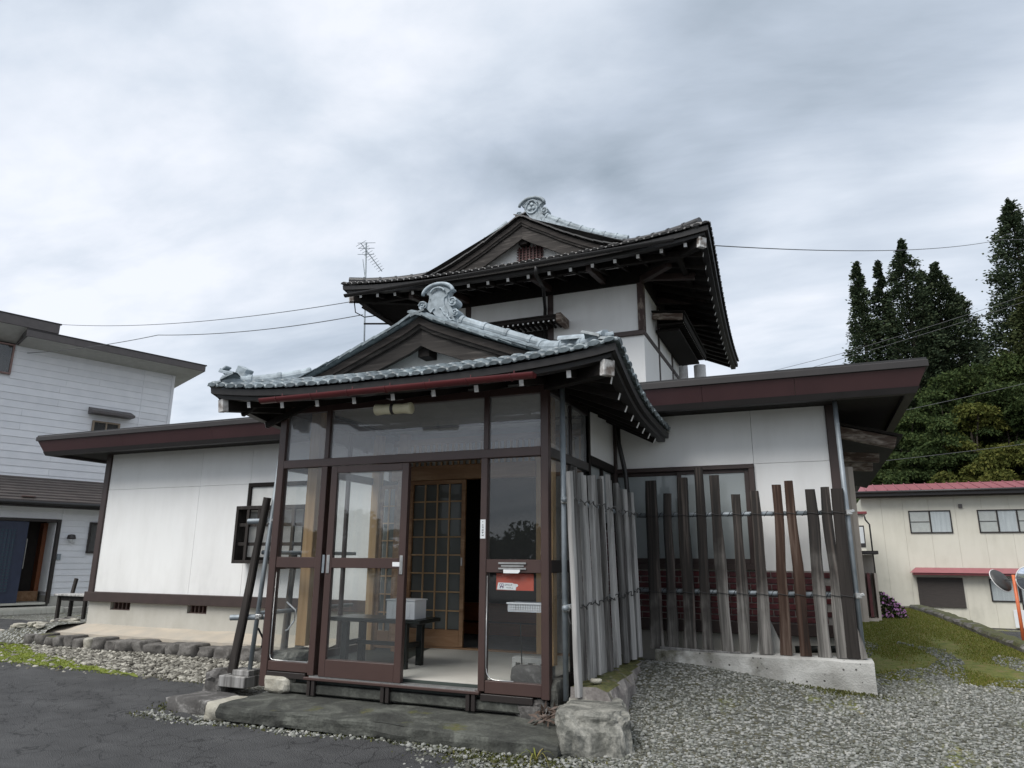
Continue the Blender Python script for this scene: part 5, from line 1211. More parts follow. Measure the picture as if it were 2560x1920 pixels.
# bits lying behind the fence
t = thing('slate_piece', (-.52, 2.2, .6), 'pale triangular board offcut leaning behind the dark front fence', 'board')
MB().prism([(-.66, .60), (-.36, .60), (-.50, .95), (-.58, .97)], (1, 0, 0), (0, .08, 1), (0, 1, 0), (0, 2.12, 0), .012).build('board_face', 'concrete', t)
t = thing('black_pipe', (0, 2.28, .68), 'black plastic pipe lying behind the foot of the dark front fence', 'pipe')
MB().tube([(-.28, 2.26, .66), (.30, 2.28, .69)], .035, 10).build('pipe_body', 'black_lacquer', t, smooth=True)
# side fence: weathered grey boards along the porch
t = thing('plank_fence', (-1.95, 1.2, .5), 'close set fence of weathered silver grey boards along the porch side', 'fence', 'plank fences round the porch')
sd_ = [(-.055, 2.30, .452, .062), (.075, 2.325, .549, .058), (.20, 2.37, .54, .066), (.30, 2.33, .53, .05), (.455, 2.32, .53, .07), (.575, 2.33, .545, .06), (.74, 2.353, .53, .085), (.86, 2.33, .53, .06), (1.00, 2.37, .54, .08), (1.13, 2.40, .54, .07), (1.27, 2.357, .54, .075), (1.42, 2.34, .54, .07),
       (1.56, 2.324, .54, .085), (1.72, 2.30, .54, .08), (1.86, 2.297, .54, .08), (2.0, 2.29, .54, .07)]
for i, (y, zt, zb, w_) in enumerate(sd_):
    xb = lerp(-1.945, -1.86, (y+.05)/2.1); lean = random.uniform(-.10, .08)
    dx = .012 if i % 2 else -.016
    if i == 0: dx = .035
    plank(MB(), (xb+.02+dx, y+lean, zb), (xb-.03+dx, y, zt), w_*random.uniform(.62, .95), .042, 60+i, (1, -.2+random.uniform(-.3, .3), 0)).build('plank', ('plank_pale', 'plank_grey', 'plank_grey_dark', 'plank_pale', 'plank_grey')[i % 5], t)
for z0, z1 in ((2.06, 2.035), (1.145, 1.22)):
    MB().tube([(-2.0, -.06, z0), (-1.90, 2.10, z1)], .0235, 12).build('pipe', 'steel', t, smooth=True)
    w = MB(); pts = []
    for i in range(60):
        f_ = i/59; pts.append((lerp(-1.91, -1.815, f_)+.012*math.sin(i*1.9), lerp(-.04, 2.05, f_), lerp(z0, z1, f_)+.02*math.sin(i*1.37)+.012*math.sin(i*.6)))
    w.tube(pts, .006 if z0 > 2 else .005, 5); w.build('rope', 'plank_grey' if z0 > 2 else 'wire', t)
MB().tube([(-2.03, .05, .40), (-2.035, .05, 3.20)], .0245, 12).build('pole', 'steel', t, smooth=True)
clamp((-2.015, .02, 2.055), t); clamp((-2.01, .02, 1.14), t)
MB().tube([(-1.985, -.02, 1.12), (-1.95, -.05, 1.02), (-1.96, -.03, .98)], .005, 5).build('rope_end', 'wire', t)
# left fence: leaning boards and pole seen end on at the porch left corner
t = thing('plank_fence', (-5.6, .3, .36), 'black leaning boards and steel pole lashed at the left porch corner', 'fence', 'plank fences round the porch')
plank(MB(), (-5.80, .22, .36), (-5.55, .24, 2.19), .085, .05, 91, (0, -1, 0)).build('plank', 'plank_black', t)
plank(MB(), (-5.67, .85, .5), (-5.62, .85, 1.60), .07, .04, 93, (0, -1, 0)).build('plank', 'plank_dark', t)
plank(MB(), (-5.72, .6, .5), (-5.66, .6, 1.9), .08, .04, 94, (0, -1, 0)).build('plank', 'plank_dark', t)
plank(MB(), (-5.69, 1.15, .5), (-5.65, 1.15, 1.75), .09, .04, 95, (0, -1, 0)).build('plank', 'plank_dark', t)
plank(MB(), (-5.69, 1.5, .5), (-5.66, 1.5, 2.0), .09, .04, 96, (0, -1, 0)).build('plank', 'plank_dark', t)
MB().tube([(-5.60, .26, .38), (-5.47, .30, 2.62)], .024, 12).build('pole', 'steel', t, smooth=True)
for x0, x1, z in ((-5.755, -5.45, 1.93), (-5.87, -5.50, .915)): MB().tube([(x0, .20, z), (x1, .34, z+.012)], .030, 14, cap=False).build('pipe_stub', 'steel', t, smooth=True)
for z in (1.60, .96): MB().tube([(-5.60, .30, z), (-5.58, 2.0, z)], .0235, 10).build('pipe', 'steel', t, smooth=True)
clamp((-5.55, .27, .93), t); clamp((-5.53, .30, 1.93), t)
w = MB(); w.tube([(-5.66, .4, .80), (-5.60, .45, .66), (-5.68, .5, .60), (-5.59, .5, .52)], .012, 6); w.build('rope_end', 'wire', t)
t = thing('timber_block', (-5.72, .22, .2), 'grey timber block under the foot of the leaning black board', 'block')
mb = MB(); mb.box((-5.88, .12, .235), (-5.53, .40, .345), .008); mb.box((-5.76, .18, .3455), (-5.54, .38, .40), .006); mb.build('block_body', 'plank_grey', t)

# ------------------------------------------------------------------ stone edging and terrace on the left
T_ = MB(); P = []
for j in range(16):
    v = j/15; row = []
    for i in range(51):
        x = lerp(-12.1, -5.9, i/50); y = lerp(1.93, 2.45, v); row.append((x, y, lerp(.405, .50, v)+.018*noise.noise(Vector((x*2.3, y*4, 2)))-.13*ss(-11.2, -12.1, x)))
    P.append(row)
T_.grid(P); T_.grid([[r_[0] for r_ in P], [(r_[0][0], r_[0][1], .1) for r_ in P]]); T_.grid([P[0], [(x, y, .1) for x, y, z in P[0]]][::-1]); tag(T_.build('terrace', 'terrace_top', smooth=True), kind='structure')
t = thing('stone_edging', (-9, 1.8, .2), 'row of rounded river stones edging the terrace under the long white wall', 'edging')
x = -11.35; i = 0
wds = [.30, .20, .24, .19, .20, .21, .22, .23, .24, .30, .29, .34, .29, .33, .31, .35, .34, .38]
for w_ in wds:
    mb = MB(); hh = .105+.012*math.sin(i*2.1); rock(mb, (x+w_/2, 1.84+.02*math.sin(i*3.3), gz(x, 1.8)+hh*.78), (w_*.53, .19, hh*1.02), 100+i, 3, .20, .72, 1.9, rot=.12*math.sin(i*1.7))
    mb.build('stone', 'tan_stone' if i in (6,) else 'river_stone', t, smooth=True); x += w_*.985; i += 1
t = thing('rubble_heap', (-11.9, 2.1, .2), 'heap of broken pale stones and rubble at the left end of the terrace', 'rubble')
for i in range(46):
    mb = MB(); r = random.Random(i); x = -11.2-1.5*r.random()**.8; y = 1.75+1.0*r.random(); hgt = .29*ss(-13.0, -11.5, x)
    rock(mb, (x, y, gz(x, y)+.02+hgt*r.uniform(.75, 1)), (r.uniform(.07, .16), r.uniform(.05, .11), r.uniform(.025, .05)), 200+i, 2, .35, rot=r.uniform(-1, 1)); mb.build('stone', 'tan_stone' if i % 3 else 'river_stone', t)
mb = MB(); P = []
for j in range(9):
    row = []
    for i in range(15): x = lerp(-13.0, -11.0, i/14); y = lerp(1.65, 2.9, j/8); row.append((x, y, gz(x, y)+.28*ss(-13.0, -11.5, x)*ss(1.6, 1.9, y)+.02*noise.noise(Vector((x*4, y*4, 3)))))
    P.append(row)
mb.grid(P).build('earth', 'gravel_ground', t, smooth=True)

# ------------------------------------------------------------------ loose gravel (stuff)
PHI = (1+5**.5)/2
ICO_V = np.array([(-1, PHI, 0), (1, PHI, 0), (-1, -PHI, 0), (1, -PHI, 0), (0, -1, PHI), (0, 1, PHI), (0, -1, -PHI), (0, 1, -PHI), (PHI, 0, -1), (PHI, 0, 1), (-PHI, 0, -1), (-PHI, 0, 1)])/1.9
ICO_F = np.array([(0, 11, 5), (0, 5, 1), (0, 1, 7), (0, 7, 10), (0, 10, 11), (1, 5, 9), (5, 11, 4), (11, 10, 2), (10, 7, 6), (7, 1, 8), (3, 9, 4), (3, 4, 2), (3, 2, 6), (3, 6, 8), (3, 8, 9), (4, 9, 5), (2, 4, 11), (6, 2, 10), (8, 6, 7), (9, 8, 1)])
def npmesh(name, V, F, mat, kind='stuff', parent=None):
    me = bpy.data.meshes.new(name); nv, nf, k = len(V), len(F), F.shape[1]
    me.vertices.add(nv); me.vertices.foreach_set('co', V.astype(np.float32).ravel())
    me.loops.add(nf*k); me.loops.foreach_set('vertex_index', F.astype(np.int32).ravel())
    me.polygons.add(nf); me.polygons.foreach_set('loop_start', np.arange(0, nf*k, k, dtype=np.int32)); me.polygons.foreach_set('loop_total', np.full(nf, k, dtype=np.int32))
    me.update(calc_edges=True); me.materials.append(MATS[mat]); o_ = link(bpy.data.objects.new(name, me)); ORG[o_.name] = Vector()
    if parent is not None: o_.parent = parent; o_.location = -ORG[parent.name]
    if kind: o_['kind'] = kind
    return o_
def gravel(name, pts, smin, smax, mat, seed, sink=.25):
    rg = np.random.default_rng(seed); n = len(pts); P_ = np.array(pts)
    s_ = smin+(smax-smin)*rg.random(n)**1.8; sc = s_[:, None]*np.stack([rg.uniform(.7, 1.25, n), rg.uniform(.7, 1.25, n), rg.uniform(.40, .85, n)], 1)
    V = ICO_V[None]*(1+rg.uniform(-.42, .36, (n, 12, 1))); V = V*sc[:, None, :]
    a = rg.uniform(0, 2*np.pi, n); b_ = rg.normal(0, .35, n); ca, sa, cb, sb = np.cos(a), np.sin(a), np.cos(b_), np.sin(b_)
    x, y, z = V[..., 0], V[..., 1], V[..., 2]; y, z = y*cb[:, None]-z*sb[:, None], y*sb[:, None]+z*cb[:, None]; x, y = x*ca[:, None]-y*sa[:, None], x*sa[:, None]+y*ca[:, None]
    V = np.stack([x, y, z], -1)+P_[:, None, :]; V[..., 2] += (s_*(.5-sink))[:, None]
    F = ICO_F[None]+(np.arange(n)*12)[:, None, None]
    return npmesh(name, V.reshape(-1, 3), F.reshape(-1, 3), mat)
rg = np.random.default_rng(11); pts = []
while len(pts) < 48000:
    y = -4.6+rg.random()**1.35*11.5; x = rg.uniform(-2.6, 3.0)
    if inside(ASPHR, x, y) or x > kerb_x(y)-.1: continue
    if y > -.5 and x < -1.60: continue
    if y > 1.86 and x < .44: continue
    if noise.noise(Vector((x*1.1+3, y*1.3, 6)))+.25*math.exp(-((x+.9)/.8)**2-((y-1.1)/.8)**2) > .22 and rg.random() < .55: continue
    if y > 3.0 and noise.noise(Vector((x*1.6, y*.6, 3)))+.16*(y-3) > .22: continue
    pts.append((x, y, gz(x, y)))
gravel('gravel', pts, .006, .021, 'gravel_stone', 1)
pts = []
while len(pts) < 15000:
    x = rg.uniform(-13.0, -6.0); y = rg.uniform(.35, 1.85)
    if inside(MOSS, x, y) and rg.random() < .93: continue
    if noise.noise(Vector((x*2, y*2, 4))) > .25 and rg.random() < .6: continue
    if inside(ASPHR, x, y) and rg.random() > .02: continue
    pts.append((x, y, gz(x, y)))
gravel('gravel', pts, .012, .042, 'gravel_stone_warm', 2)
pts = []
for i in range(900):      # grit along the foot of the step and the ragged edge of the asphalt
    t_ = rg.random(); x = lerp(-6.1, -1.5, t_); y = -.68+.05*math.sin(x*5)+rg.normal(0, .045)-(.05 if x > -3 else 0)
    pts.append((x, y, gz(x, y)+.012))
for i in range(700):
    x = rg.uniform(-2.9, -1.9); y = rg.uniform(-1.9, -.65); pts.append((x, y, gz(x, y)+.008))
gravel('gravel', pts, .006, .024, 'gravel_stone', 3)
# moss cushions and short grass
def tufts(name, pts, h0, h1, w, mat, seed, lean=.5):
    rg_ = np.random.default_rng(seed); n = len(pts); P_ = np.array(pts); a = rg_.uniform(0, 2*np.pi, n); h = rg_.uniform(h0, h1, n); d = np.stack([np.cos(a), np.sin(a), np.zeros(n)], 1)
    l = rg_.uniform(0, 2*np.pi, n); ld = np.stack([np.cos(l), np.sin(l), np.zeros(n)], 1)*(h*lean*rg_.random(n))[:, None]; up_ = np.zeros((n, 3)); up_[:, 2] = h
    V = np.stack([P_-d*w, P_+d*w, P_+ld*.5+up_*.6+d*w*.5, P_+ld+up_], 1).reshape(-1, 3); F = np.arange(n*4).reshape(n, 4)
    return npmesh(name, V, F, mat)
pts = []
while len(pts) < 34000:
    y = 3.0+10.6*rg.random()**1.5; x = rg.uniform(.5, 2.7)
    if x > kerb_x(y)-.12 or noise.noise(Vector((x*1.7, y*.55, 8)))+.16*(y-4.6) < rg.uniform(-.25, .15): continue
    pts.append((x, y, gz(x, y)))
tufts('grass', pts, .010, .028, .006, 'grass_blade', 5, .9)
pts = []
while len(pts) < 9000:
    x = rg.uniform(-13.2, -7.3); y = rg.uniform(.45, 2.6)
    if not inside(MOSS, x+rg.normal(0, .06), y+rg.normal(0, .06)): continue
    pts.append((x, y, gz(x, y)+.004))
tufts('moss', pts, .012, .035, .012, 'bright_moss', 6, .9)
pts = []
for k in range(2600):
    q = rg.random()
    if q < .35: x = rg.normal(-2.2, .35); y = rg.normal(-.82, .10)
    elif q < .55: x = rg.uniform(-6.2, -2.4); y = -.70+rg.normal(0, .04)
    elif q < .65: x = rg.normal(-5.95, .10); y = rg.normal(-.35, .10)
    elif q < .8: x = rg.normal(.15, .22); y = 1.85-abs(rg.normal(0, .12))
    else: x = rg.normal(-6.6, .3); y = rg.normal(.56, .06)
    pts.append((x, y, gz(x, y)+.012))
tufts('moss', pts, .008, .022, .010, 'moss', 8, .9)
t = thing('weed', (-1.95, -.95, .1), 'small drooping weed with long leaves below the right end of the step', 'weed')
mb = MB()
for i in range(7):
    a = i*.9+.3; d = Vector((math.cos(a), math.sin(a), 0)); p = Vector((-1.98, -.80, gz(-1.98, -.8)+.01)); mb.grid([[p+d*(.16*u)+Vector((0, 0, .30*u-.30*u*u))+d.cross(Vector((0, 0, 1)))*(w_*.007*(1-u*.8)) for w_ in (-1, 1)] for u in [j/6 for j in range(7)]])
mb.build('leaf_blade', 'grass_blade', t)
t = thing('dead_leaves', (-2.15, -.08, .25), 'brown dead plant roots and leaves tucked between porch and boulder', 'plant')
mb = MB(); r = random.Random(5)
for i in range(60):
    p = Vector((-2.12+r.gauss(0, .06), -.15+r.gauss(0, .07), .285+abs(r.gauss(0, .03)))); d = Vector((r.gauss(0, 1), r.gauss(0, 1), r.gauss(0, .6))).normalized(); s_ = d.orthogonal().normalized(); mb.add([p, p+d*.05+s_*.012, p+d*.09, p+d*.05-s_*.012], [(0, 1, 2, 3)])
pm('dead_leaf', (.10, .065, .045), (.05, .035, .028), scale=20); mb.build('leaf_litter', 'dead_leaf', t)
# ------------------------------------------------------------------ neighbouring house on the left
NU, NN, NO = Vector((.32, .947, 0)).normalized(), Vector((.947, -.32, 0)).normalized(), Vector((-19.6, 6.3, 0))
def nl(s_, n_, z): return NO+NU*s_+NN*n_+Vector((0, 0, z))
NH = thing('neighbour_house', nl(1, -1, .1), 'pale blue two storey house with lap siding, brown roofs and an open dark blue door', 'house')
def nb(name, mat, s0, s1, n0, n1, z0, z1, par=None, ch=.004, **k):
    c = nl((s0+s1)/2, (n0+n1)/2, (z0+z1)/2); return MB().obox(c, (NU, NN, (0, 0, 1)), (abs(s1-s0)/2, abs(n1-n0)/2, abs(z1-z0)/2), ch).build(name, mat, par or NH, **k)
MW = nb('main_wall', 'siding', -6, 4.34, -7, -1.22, .2, 7.46, ch=0)
def boards(par, s0, s1, nf, z0, z1, pitch, holes=()):
    z = z0
    while z < z1-.02:
        zt = min(z+pitch, z1); segs = [(s0, s1)]
        for hs0, hs1, hz0, hz1 in holes:
            if zt > hz0+.03 and z < hz1-.03:
                ns = []
                for a, b_ in segs:
                    if hs1 <= a or hs0 >= b_: ns.append((a, b_)); continue
                    if hs0 > a: ns.append((a, hs0))
                    if hs1 < b_: ns.append((hs1, b_))
                segs = ns
        cut = []
        for a, b_ in segs:
            if b_-a > 2.6: c_ = lerp(a, b_, .25+.5*((z*7.31) % 1)); cut += [(a, c_-.002), (c_+.002, b_)]
            else: cut.append((a, b_))
        for a, b_ in cut:
            if b_-a < .03: continue
            v = [nl(a, nf, z), nl(b_, nf, z), nl(b_, nf+.022, z+.001), nl(a, nf+.022, z+.001), nl(a, nf, zt-.002), nl(b_, nf, zt-.002), nl(b_, nf+.006, zt-.002), nl(a, nf+.006, zt-.002)]
            MB().add(v, [(0, 3, 2, 1), (4, 5, 6, 7), (3, 7, 6, 2), (0, 4, 7, 3), (1, 2, 6, 5)]).build('siding_board', 'siding', par)
        z = zt
boards(MW, -3.2, 3.40, -1.22, 3.60, 7.42, .205, ((2.06, 2.88, 4.9, 5.60), (-1.3, -.22, 6.55, 7.46)))
boards(MW, 3.42, 4.34, -1.22, 3.60, 7.42, .205)
nb('corner_trim', 'siding', 4.28, 4.37, -1.25, -1.17, 3.6, 7.44); nb('corner_trim', 'siding', 3.395, 3.425, -1.22, -1.19, 3.6, 7.42)
EWALL = nb('entry_wall', 'siding', 1.30, 3.6, -1.1, -.03, .49, 2.95, ch=0); nb('entry_wall', 'siding', -4, 1.30, -1.1, -.03, 2.50, 2.95, ch=0); nb('entry_wall', 'siding', -4, -1.05, -1.1, -.03, .3, 2.50, ch=0)
boards(EWALL, 1.32, 3.6, -.03, .53, 2.92, .165, ((2.03, 3.2, 1.62, 2.48),)); boards(EWALL, -4, 1.30, -.03, 2.53, 2.92, .165)
nb('entry_base', 'foundation', 1.30, 3.6, -1.0, -.04, .1, .488)
for s0, s1, z0, z1 in ((1.235, 1.315, .30, 2.52), (-1.1, 1.235, 2.445, 2.52)): nb('door_frame', 'dark_aluminium', s0, s1, -.12, .02, z0, z1)
DR = nb('entry_door', 'blue_door', -.9, .56, -.07, -.03, .34, 2.44)
LT = nb('door_lattice', 'blue_glass_lattice', -.78, .30, -.03, -.024, .62, 2.24, DR, 0)
mb = MB()
for i in range(13): s_ = lerp(-.78, .30, i/12); mb.obox(nl(s_, -.018, 1.43), (NU, NN, (0, 0, 1)), (.014, .008, .81))
for i in range(21): z = lerp(.62, 2.24, i/20); mb.obox(nl(-.24, -.014, z), (NU, NN, (0, 0, 1)), (.54, .007, .014))
mb.build('lattice_bar', 'blue_door', DR)
nb('entry_hall', 'interior_dark', -1.0, 1.28, -1.16, -1.13, .3, 2.5, ch=0); nb('entry_reveal', 'plaster', 1.22, 1.234, -.75, -.12, .6, 2.44, ch=0); nb('entry_reveal', 'step_wood', 1.12, 1.234, -1.1, -.76, .6, 2.44, ch=0)
nb('entry_hall', 'interior_dark', -1.0, 1.22, -2.1, -1.12, 2.46, 2.5, ch=0); nb('entry_step', 'timber_beam', -.2, 1.22, -1.0, -.72, .34, .60); nb('entry_floor', 'step_tile', -1.0, 1.23, -.72, .0, .28, .335)
nb('door_rail', 'bright_steel', .74, .76, -.70, -.68, 1.2, 2.0)
ST = nb('front_step', 'step_tile', -4, 1.5, .0, .62, .08, .235)
for i in range(44): s_ = -3.9+i*.122; nb('step_tile_piece', 'step_tile', s_+.004, s_+.118, .62, .632, .085, .20, ST, .002)
nb('side_step', 'foundation', 1.5, 3.4, .0, .55, .06, .20)
# low metal roof over the entry with raised seams
mb = MB(); mb.add([nl(-5, .52, 2.95), nl(3.9, .52, 2.95), nl(3.9, -1.24, 3.745), nl(-5, -1.24, 3.745), nl(-5, .52, 2.90), nl(3.9, .52, 2.90), nl(3.9, -1.24, 3.69), nl(-5, -1.24, 3.69)], [(0, 1, 2, 3), (7, 6, 5, 4), (0, 4, 5, 1), (1, 5, 6, 2)])
ER = mb.build('entry_roof', 'brown_metal_roof', NH)
for i in range(9):
    f_ = (i+.2)/9; c = lerp(.52, -1.24, f_); z = lerp(2.95, 3.745, f_); MB().obox(nl(-.55, c, z+.012), (NU, NN, (0, 0, 1)), (4.45, .018, .016), .003).build('roof_rib', 'brown_metal_roof', ER)
MB().tube([nl(-5, .58, 2.90), nl(3.95, .58, 2.90)], .055, 10).build('gutter', 'gutter_dark', ER, smooth=True); nb('eave_trim', 'dark_aluminium', -5, 3.9, .40, .50, 2.80, 2.90, ER)
nb('eave_soffit', 'soffit_grey', -5, 3.85, -.02, .40, 2.82, 2.84, ER)
for s_ in (.35, 2.65): MB().obox(nl(s_, .30, 3.075), (NU, NN, (0, 0, 1)), (.16, .05, .018), .008).build('snow_guard', 'vent_brown', ER)
# main shed roof: deep grey fascia, pale soffit, stepped higher part at left
def shed(s0, s1, z0, z1, nf, par_name):
    zb = lambda n_: (z1)+.10*(n_-nf)
    mb = MB(); v = []
    for n_ in (nf, -8.0):
        for s_ in (s0, s1):
            for z in (z0, z1): v.append(nl(s_, n_, z+.10*(n_-nf)))
    mb.add(v, [(0, 2, 3, 1), (4, 5, 7, 6), (1, 3, 7, 5), (0, 4, 6, 2), (2, 6, 7, 3), (0, 1, 5, 4)]); return mb.build(par_name, 'grey_fascia', NH)
R1 = shed(-.2, 4.95, 7.56, 7.76, -.3, 'main_roof'); R2 = shed(-6, .58, 7.80, 8.08, -.3, 'main_roof')
nb('roof_lip', 'fascia_dark', -.2, 4.99, -.36, -.29, 7.745, 7.785, R1); nb('roof_lip', 'fascia_dark', -6, .62, -.36, -.29, 8.065, 8.105, R2)
mb = MB(); mb.add([nl(-.15, -.34, 7.555), nl(4.9, -.34, 7.555), nl(4.9, -1.25, 7.445), nl(-.15, -1.25, 7.445)], [(0, 1, 2, 3)]); mb.add([nl(4.33, -1.25, 7.44), nl(4.93, -.34, 7.553), nl(4.93, -8, 6.75), nl(4.33, -8, 6.75)], [(0, 1, 2, 3)]); mb.build('soffit', 'soffit_grey', R1)
mb = MB(); mb.add([nl(-6, -.34, 7.795), nl(-.2, -.34, 7.795), nl(-.2, -1.25, 7.50), nl(-6, -1.25, 7.50)], [(0, 1, 2, 3)]); mb.add([nl(-.2, -.33, 7.56), nl(-.2, -.33, 7.80), nl(-.2, -1.25, 7.80), nl(-.2, -1.25, 7.45)], [(0, 1, 2, 3)]); mb.build('soffit', 'soffit_grey', R2)
def nwin(s0, s1, z0, z1, n_, mat, mid=True):
    f_ = MB()
    for a in ((s0, s0+.05, z0, z1), (s1-.05, s1, z0, z1), (s0+.05, s1-.05, z0, z0+.05), (s0+.05, s1-.05, z1-.05, z1))+((((s0+s1)/2-.02, (s0+s1)/2+.02, z0+.05, z1-.05),) if mid else ()):
        f_.obox(nl((a[0]+a[1])/2, n_, (a[2]+a[3])/2), (NU, NN, (0, 0, 1)), ((a[1]-a[0])/2, .04, (a[3]-a[2])/2), .004)
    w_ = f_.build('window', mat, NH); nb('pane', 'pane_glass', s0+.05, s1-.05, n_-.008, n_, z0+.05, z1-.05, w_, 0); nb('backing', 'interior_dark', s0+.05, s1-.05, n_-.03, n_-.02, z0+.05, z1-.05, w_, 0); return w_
pm('tan_frame', (.26, .20, .14), (.22, .17, .12), rough=.4); pm('pink_frame', (.22, .13, .11), rough=.4)
nwin(2.08, 2.86, 4.92, 5.58, -1.17, 'tan_frame'); nwin(-1.3, -.22, 6.56, 7.45, -1.17, 'pink_frame'); nwin(2.03, 3.2, 1.62, 2.48, .0, 'dark_aluminium', False)
mb = MB().add([nl(1.92, -.80, 5.83), nl(3.14, -.80, 5.83), nl(3.14, -1.20, 5.98), nl(1.92, -1.20, 5.98), nl(1.92, -.80, 5.76), nl(3.14, -.80, 5.76), nl(3.14, -1.2, 5.76), nl(1.92, -1.2, 5.76)], [(0, 1, 2, 3), (7, 6, 5, 4), (0, 4, 5, 1), (1, 5, 6, 2), (0, 3, 7, 4)]); mb.build('window_hood', 'grey_fascia', NH)
WL_ = MB(); WL_.tube([nl(1.57, -.02, 2.06), nl(1.57, .10, 2.08)], .045, 10); P = []
for z, r in ((2.13, .03), (2.11, .09), (2.02, .115), (2.0, .10)): P.append([nl(1.57, .15, z)+Vector((r*math.cos(a), r*math.sin(a), 0)) for a in [2*math.pi*i/14 for i in range(15)]])
WL_.grid(P); LP = WL_.build('wall_lamp', 'dark_aluminium', NH); MB().tube([nl(1.57, .15, 2.02), nl(1.57, .15, 1.93)], .07, 12, r2=.045).build('lamp_globe', 'white_plastic', LP, smooth=True)
nb('intercom', 'steel', 1.33, 1.42, -.02, .03, 1.44, 1.60); nb('post_box', 'white_plastic', 1.60, 1.72, -.02, .05, 1.9, 1.99)
t = thing('garden_bench', (-13.4, 4.1, .15), 'weathered wooden bench with a broken upright beside the white house corner', 'bench')
MB().box((-13.85, 3.85, .79), (-12.95, 4.25, .825), .006).build('seat', 'plank_grey', t)
for x in (-13.76, -13.02):
    for y in (3.92, 4.18): MB().box((x-.03, y-.03, .10), (x+.03, y+.03, .789), .006).build('leg', 'plank_black', t)
MB().box((-13.72, 3.92, .70), (-13.06, 3.96, .785), .005).build('apron', 'plank_black', t); MB().beam((-13.80, 4.2, .80), (-13.74, 4.2, 1.11), .07, .05, .006, upv=(0, 1, 0)).build('back_post', 'plank_black', t)
t = thing('dark_bucket', (-12.7, 3.6, .15), 'dark bucket on the ground between bench and house corner', 'bucket')
MB().tube([(-12.72, 3.5, .12), (-12.72, 3.5, .40)], .12, 14, r2=.15, cap=True).build('bucket_body', 'black_lacquer', t, smooth=True)

# ------------------------------------------------------------------ long beige house on the right, on lower ground
BH = thing('beige_house', (8, 32, -1.3), 'long beige two storey house with a pink red ribbed roof beyond the yard', 'house')
def bb(name, mat, a, b_, par=None, ch=.005): return MB().box(a, b_, ch).build(name, mat, par or BH)
X_ = [2.21, 3.05, 3.95, 5.0, 6.05, 7.1, 8.15, 9.2, 10.3, 11.4, 12.5]
for i in range(len(X_)-1): bb('wall_panel', 'beige_wall', (X_[i]+.002, 32, -1.25), (X_[i+1]-.002, 32.2, 4.46))
bb('side_wall', 'beige_wall', (2.21, 32.2, -1.3), (2.35, 40, 4.46)); bb('base', 'kerb_stone', (2.2, 32.03, -1.5), (12.5, 32.3, -1.252))
mb = MB(); mb.add([(1.98, 31.35, 4.74), (12.9, 31.35, 4.74), (12.9, 33.6, 5.22), (1.98, 33.6, 5.22), (1.98, 31.35, 4.66), (12.9, 31.35, 4.66), (12.9, 33.6, 5.12), (1.98, 33.6, 5.12)], [(0, 1, 2, 3), (7, 6, 5, 4), (0, 4, 5, 1), (0, 3, 7, 4), (1, 5, 6, 2)]); BR = mb.build('roof', 'red_trim', BH)
for i in range(24):
    x = 2.0+i*.455
    if x > 12.7: break
    mb = MB(); mb.add([(x+.02, 31.35, 4.748), (x+.435, 31.35, 4.748), (x+.435, 33.6, 5.228), (x+.02, 33.6, 5.228), (x+.02, 31.35, 4.742), (x+.435, 31.35, 4.742)], [(0, 1, 2, 3), (0, 4, 5, 1)]); mb.build('roof_panel', 'red_roof', BR)
    MB().beam((x, 31.34, 4.77), (x, 33.6, 5.25), .03, .06, .004).build('roof_rib', 'red_roof', BR)
bb('eave_trim', 'dark_aluminium', (1.98, 31.36, 4.50), (12.9, 31.5, 4.655), BR); bb('eave_soffit', 'interior_dark', (2.0, 31.5, 4.46), (12.9, 32.0, 4.50), BR); MB().tube([(1.95, 31.28, 4.68), (12.9, 31.28, 4.68)], .06, 10).build('gutter', 'gutter_dark', BR, smooth=True)
def bwin(x0, x1, z0, z1, n_, glassm='pane_glass', bars=True):
    m = MB(); y = 31.95
    for a, b_ in (((x0, y, z0), (x0+.05, 32, z1)), ((x1-.05, y, z0), (x1, 32, z1)), ((x0+.05, y, z0), (x1-.05, 32, z0+.05)), ((x0+.05, y, z1-.05), (x1-.05, 32, z1))): m.box(a, b_, .004)
    for i in range(1, n_): xx = lerp(x0, x1, i/n_); m.box((xx-.03, y+.004, z0+.05), (xx+.03, 32, z1-.05), .004)
    w_ = m.build('window', 'fascia_dark', BH)
    for i in range(n_):
        a, b_ = lerp(x0, x1, i/n_)+.04, lerp(x0, x1, (i+1)/n_)-.04; MB().box((a, 31.985, z0+.05), (b_, 31.99, z1-.05)).build('pane', glassm, w_); MB().box((a, 31.993, z0+.05), (b_, 31.9985, z1-.05)).build('blind', 'curtain' if (i % 2 or not bars) else 'soffit_grey', w_)
        if bars and i % 2 == 0: MB().box((a, 31.975, (z0+z1)/2-.015), (b_, 31.984, (z0+z1)/2+.015)).build('bar', 'fascia_dark', w_)
bwin(4.15, 5.86, 2.81, 3.84, 2); bwin(6.89, 9.9, 2.81, 3.83, 4); bwin(6.96, 8.05, -.14, .82, 1, bars=False); bwin(8.06, 9.5, -.55, .82, 2, bars=False)
SHD = bb('window_shade', 'sudare', (4.16, 31.93, -.44), (5.96, 31.99, .85)); AW = bb('awning', 'red_trim', (4.0, 31.55, .96), (9.9, 31.99, 1.06))
mb = MB(); mb.add([(3.87, 31.5, 1.06), (9.9, 31.5, 1.06), (9.9, 31.99, 1.28), (4.17, 31.99, 1.28)], [(0, 1, 2, 3)]); mb.add([(3.87, 31.5, 1.06), (4.17, 31.99, 1.28), (4.0, 31.99, 1.06)], [(0, 1, 2)]); mb.build('awning_top', 'red_roof', AW)
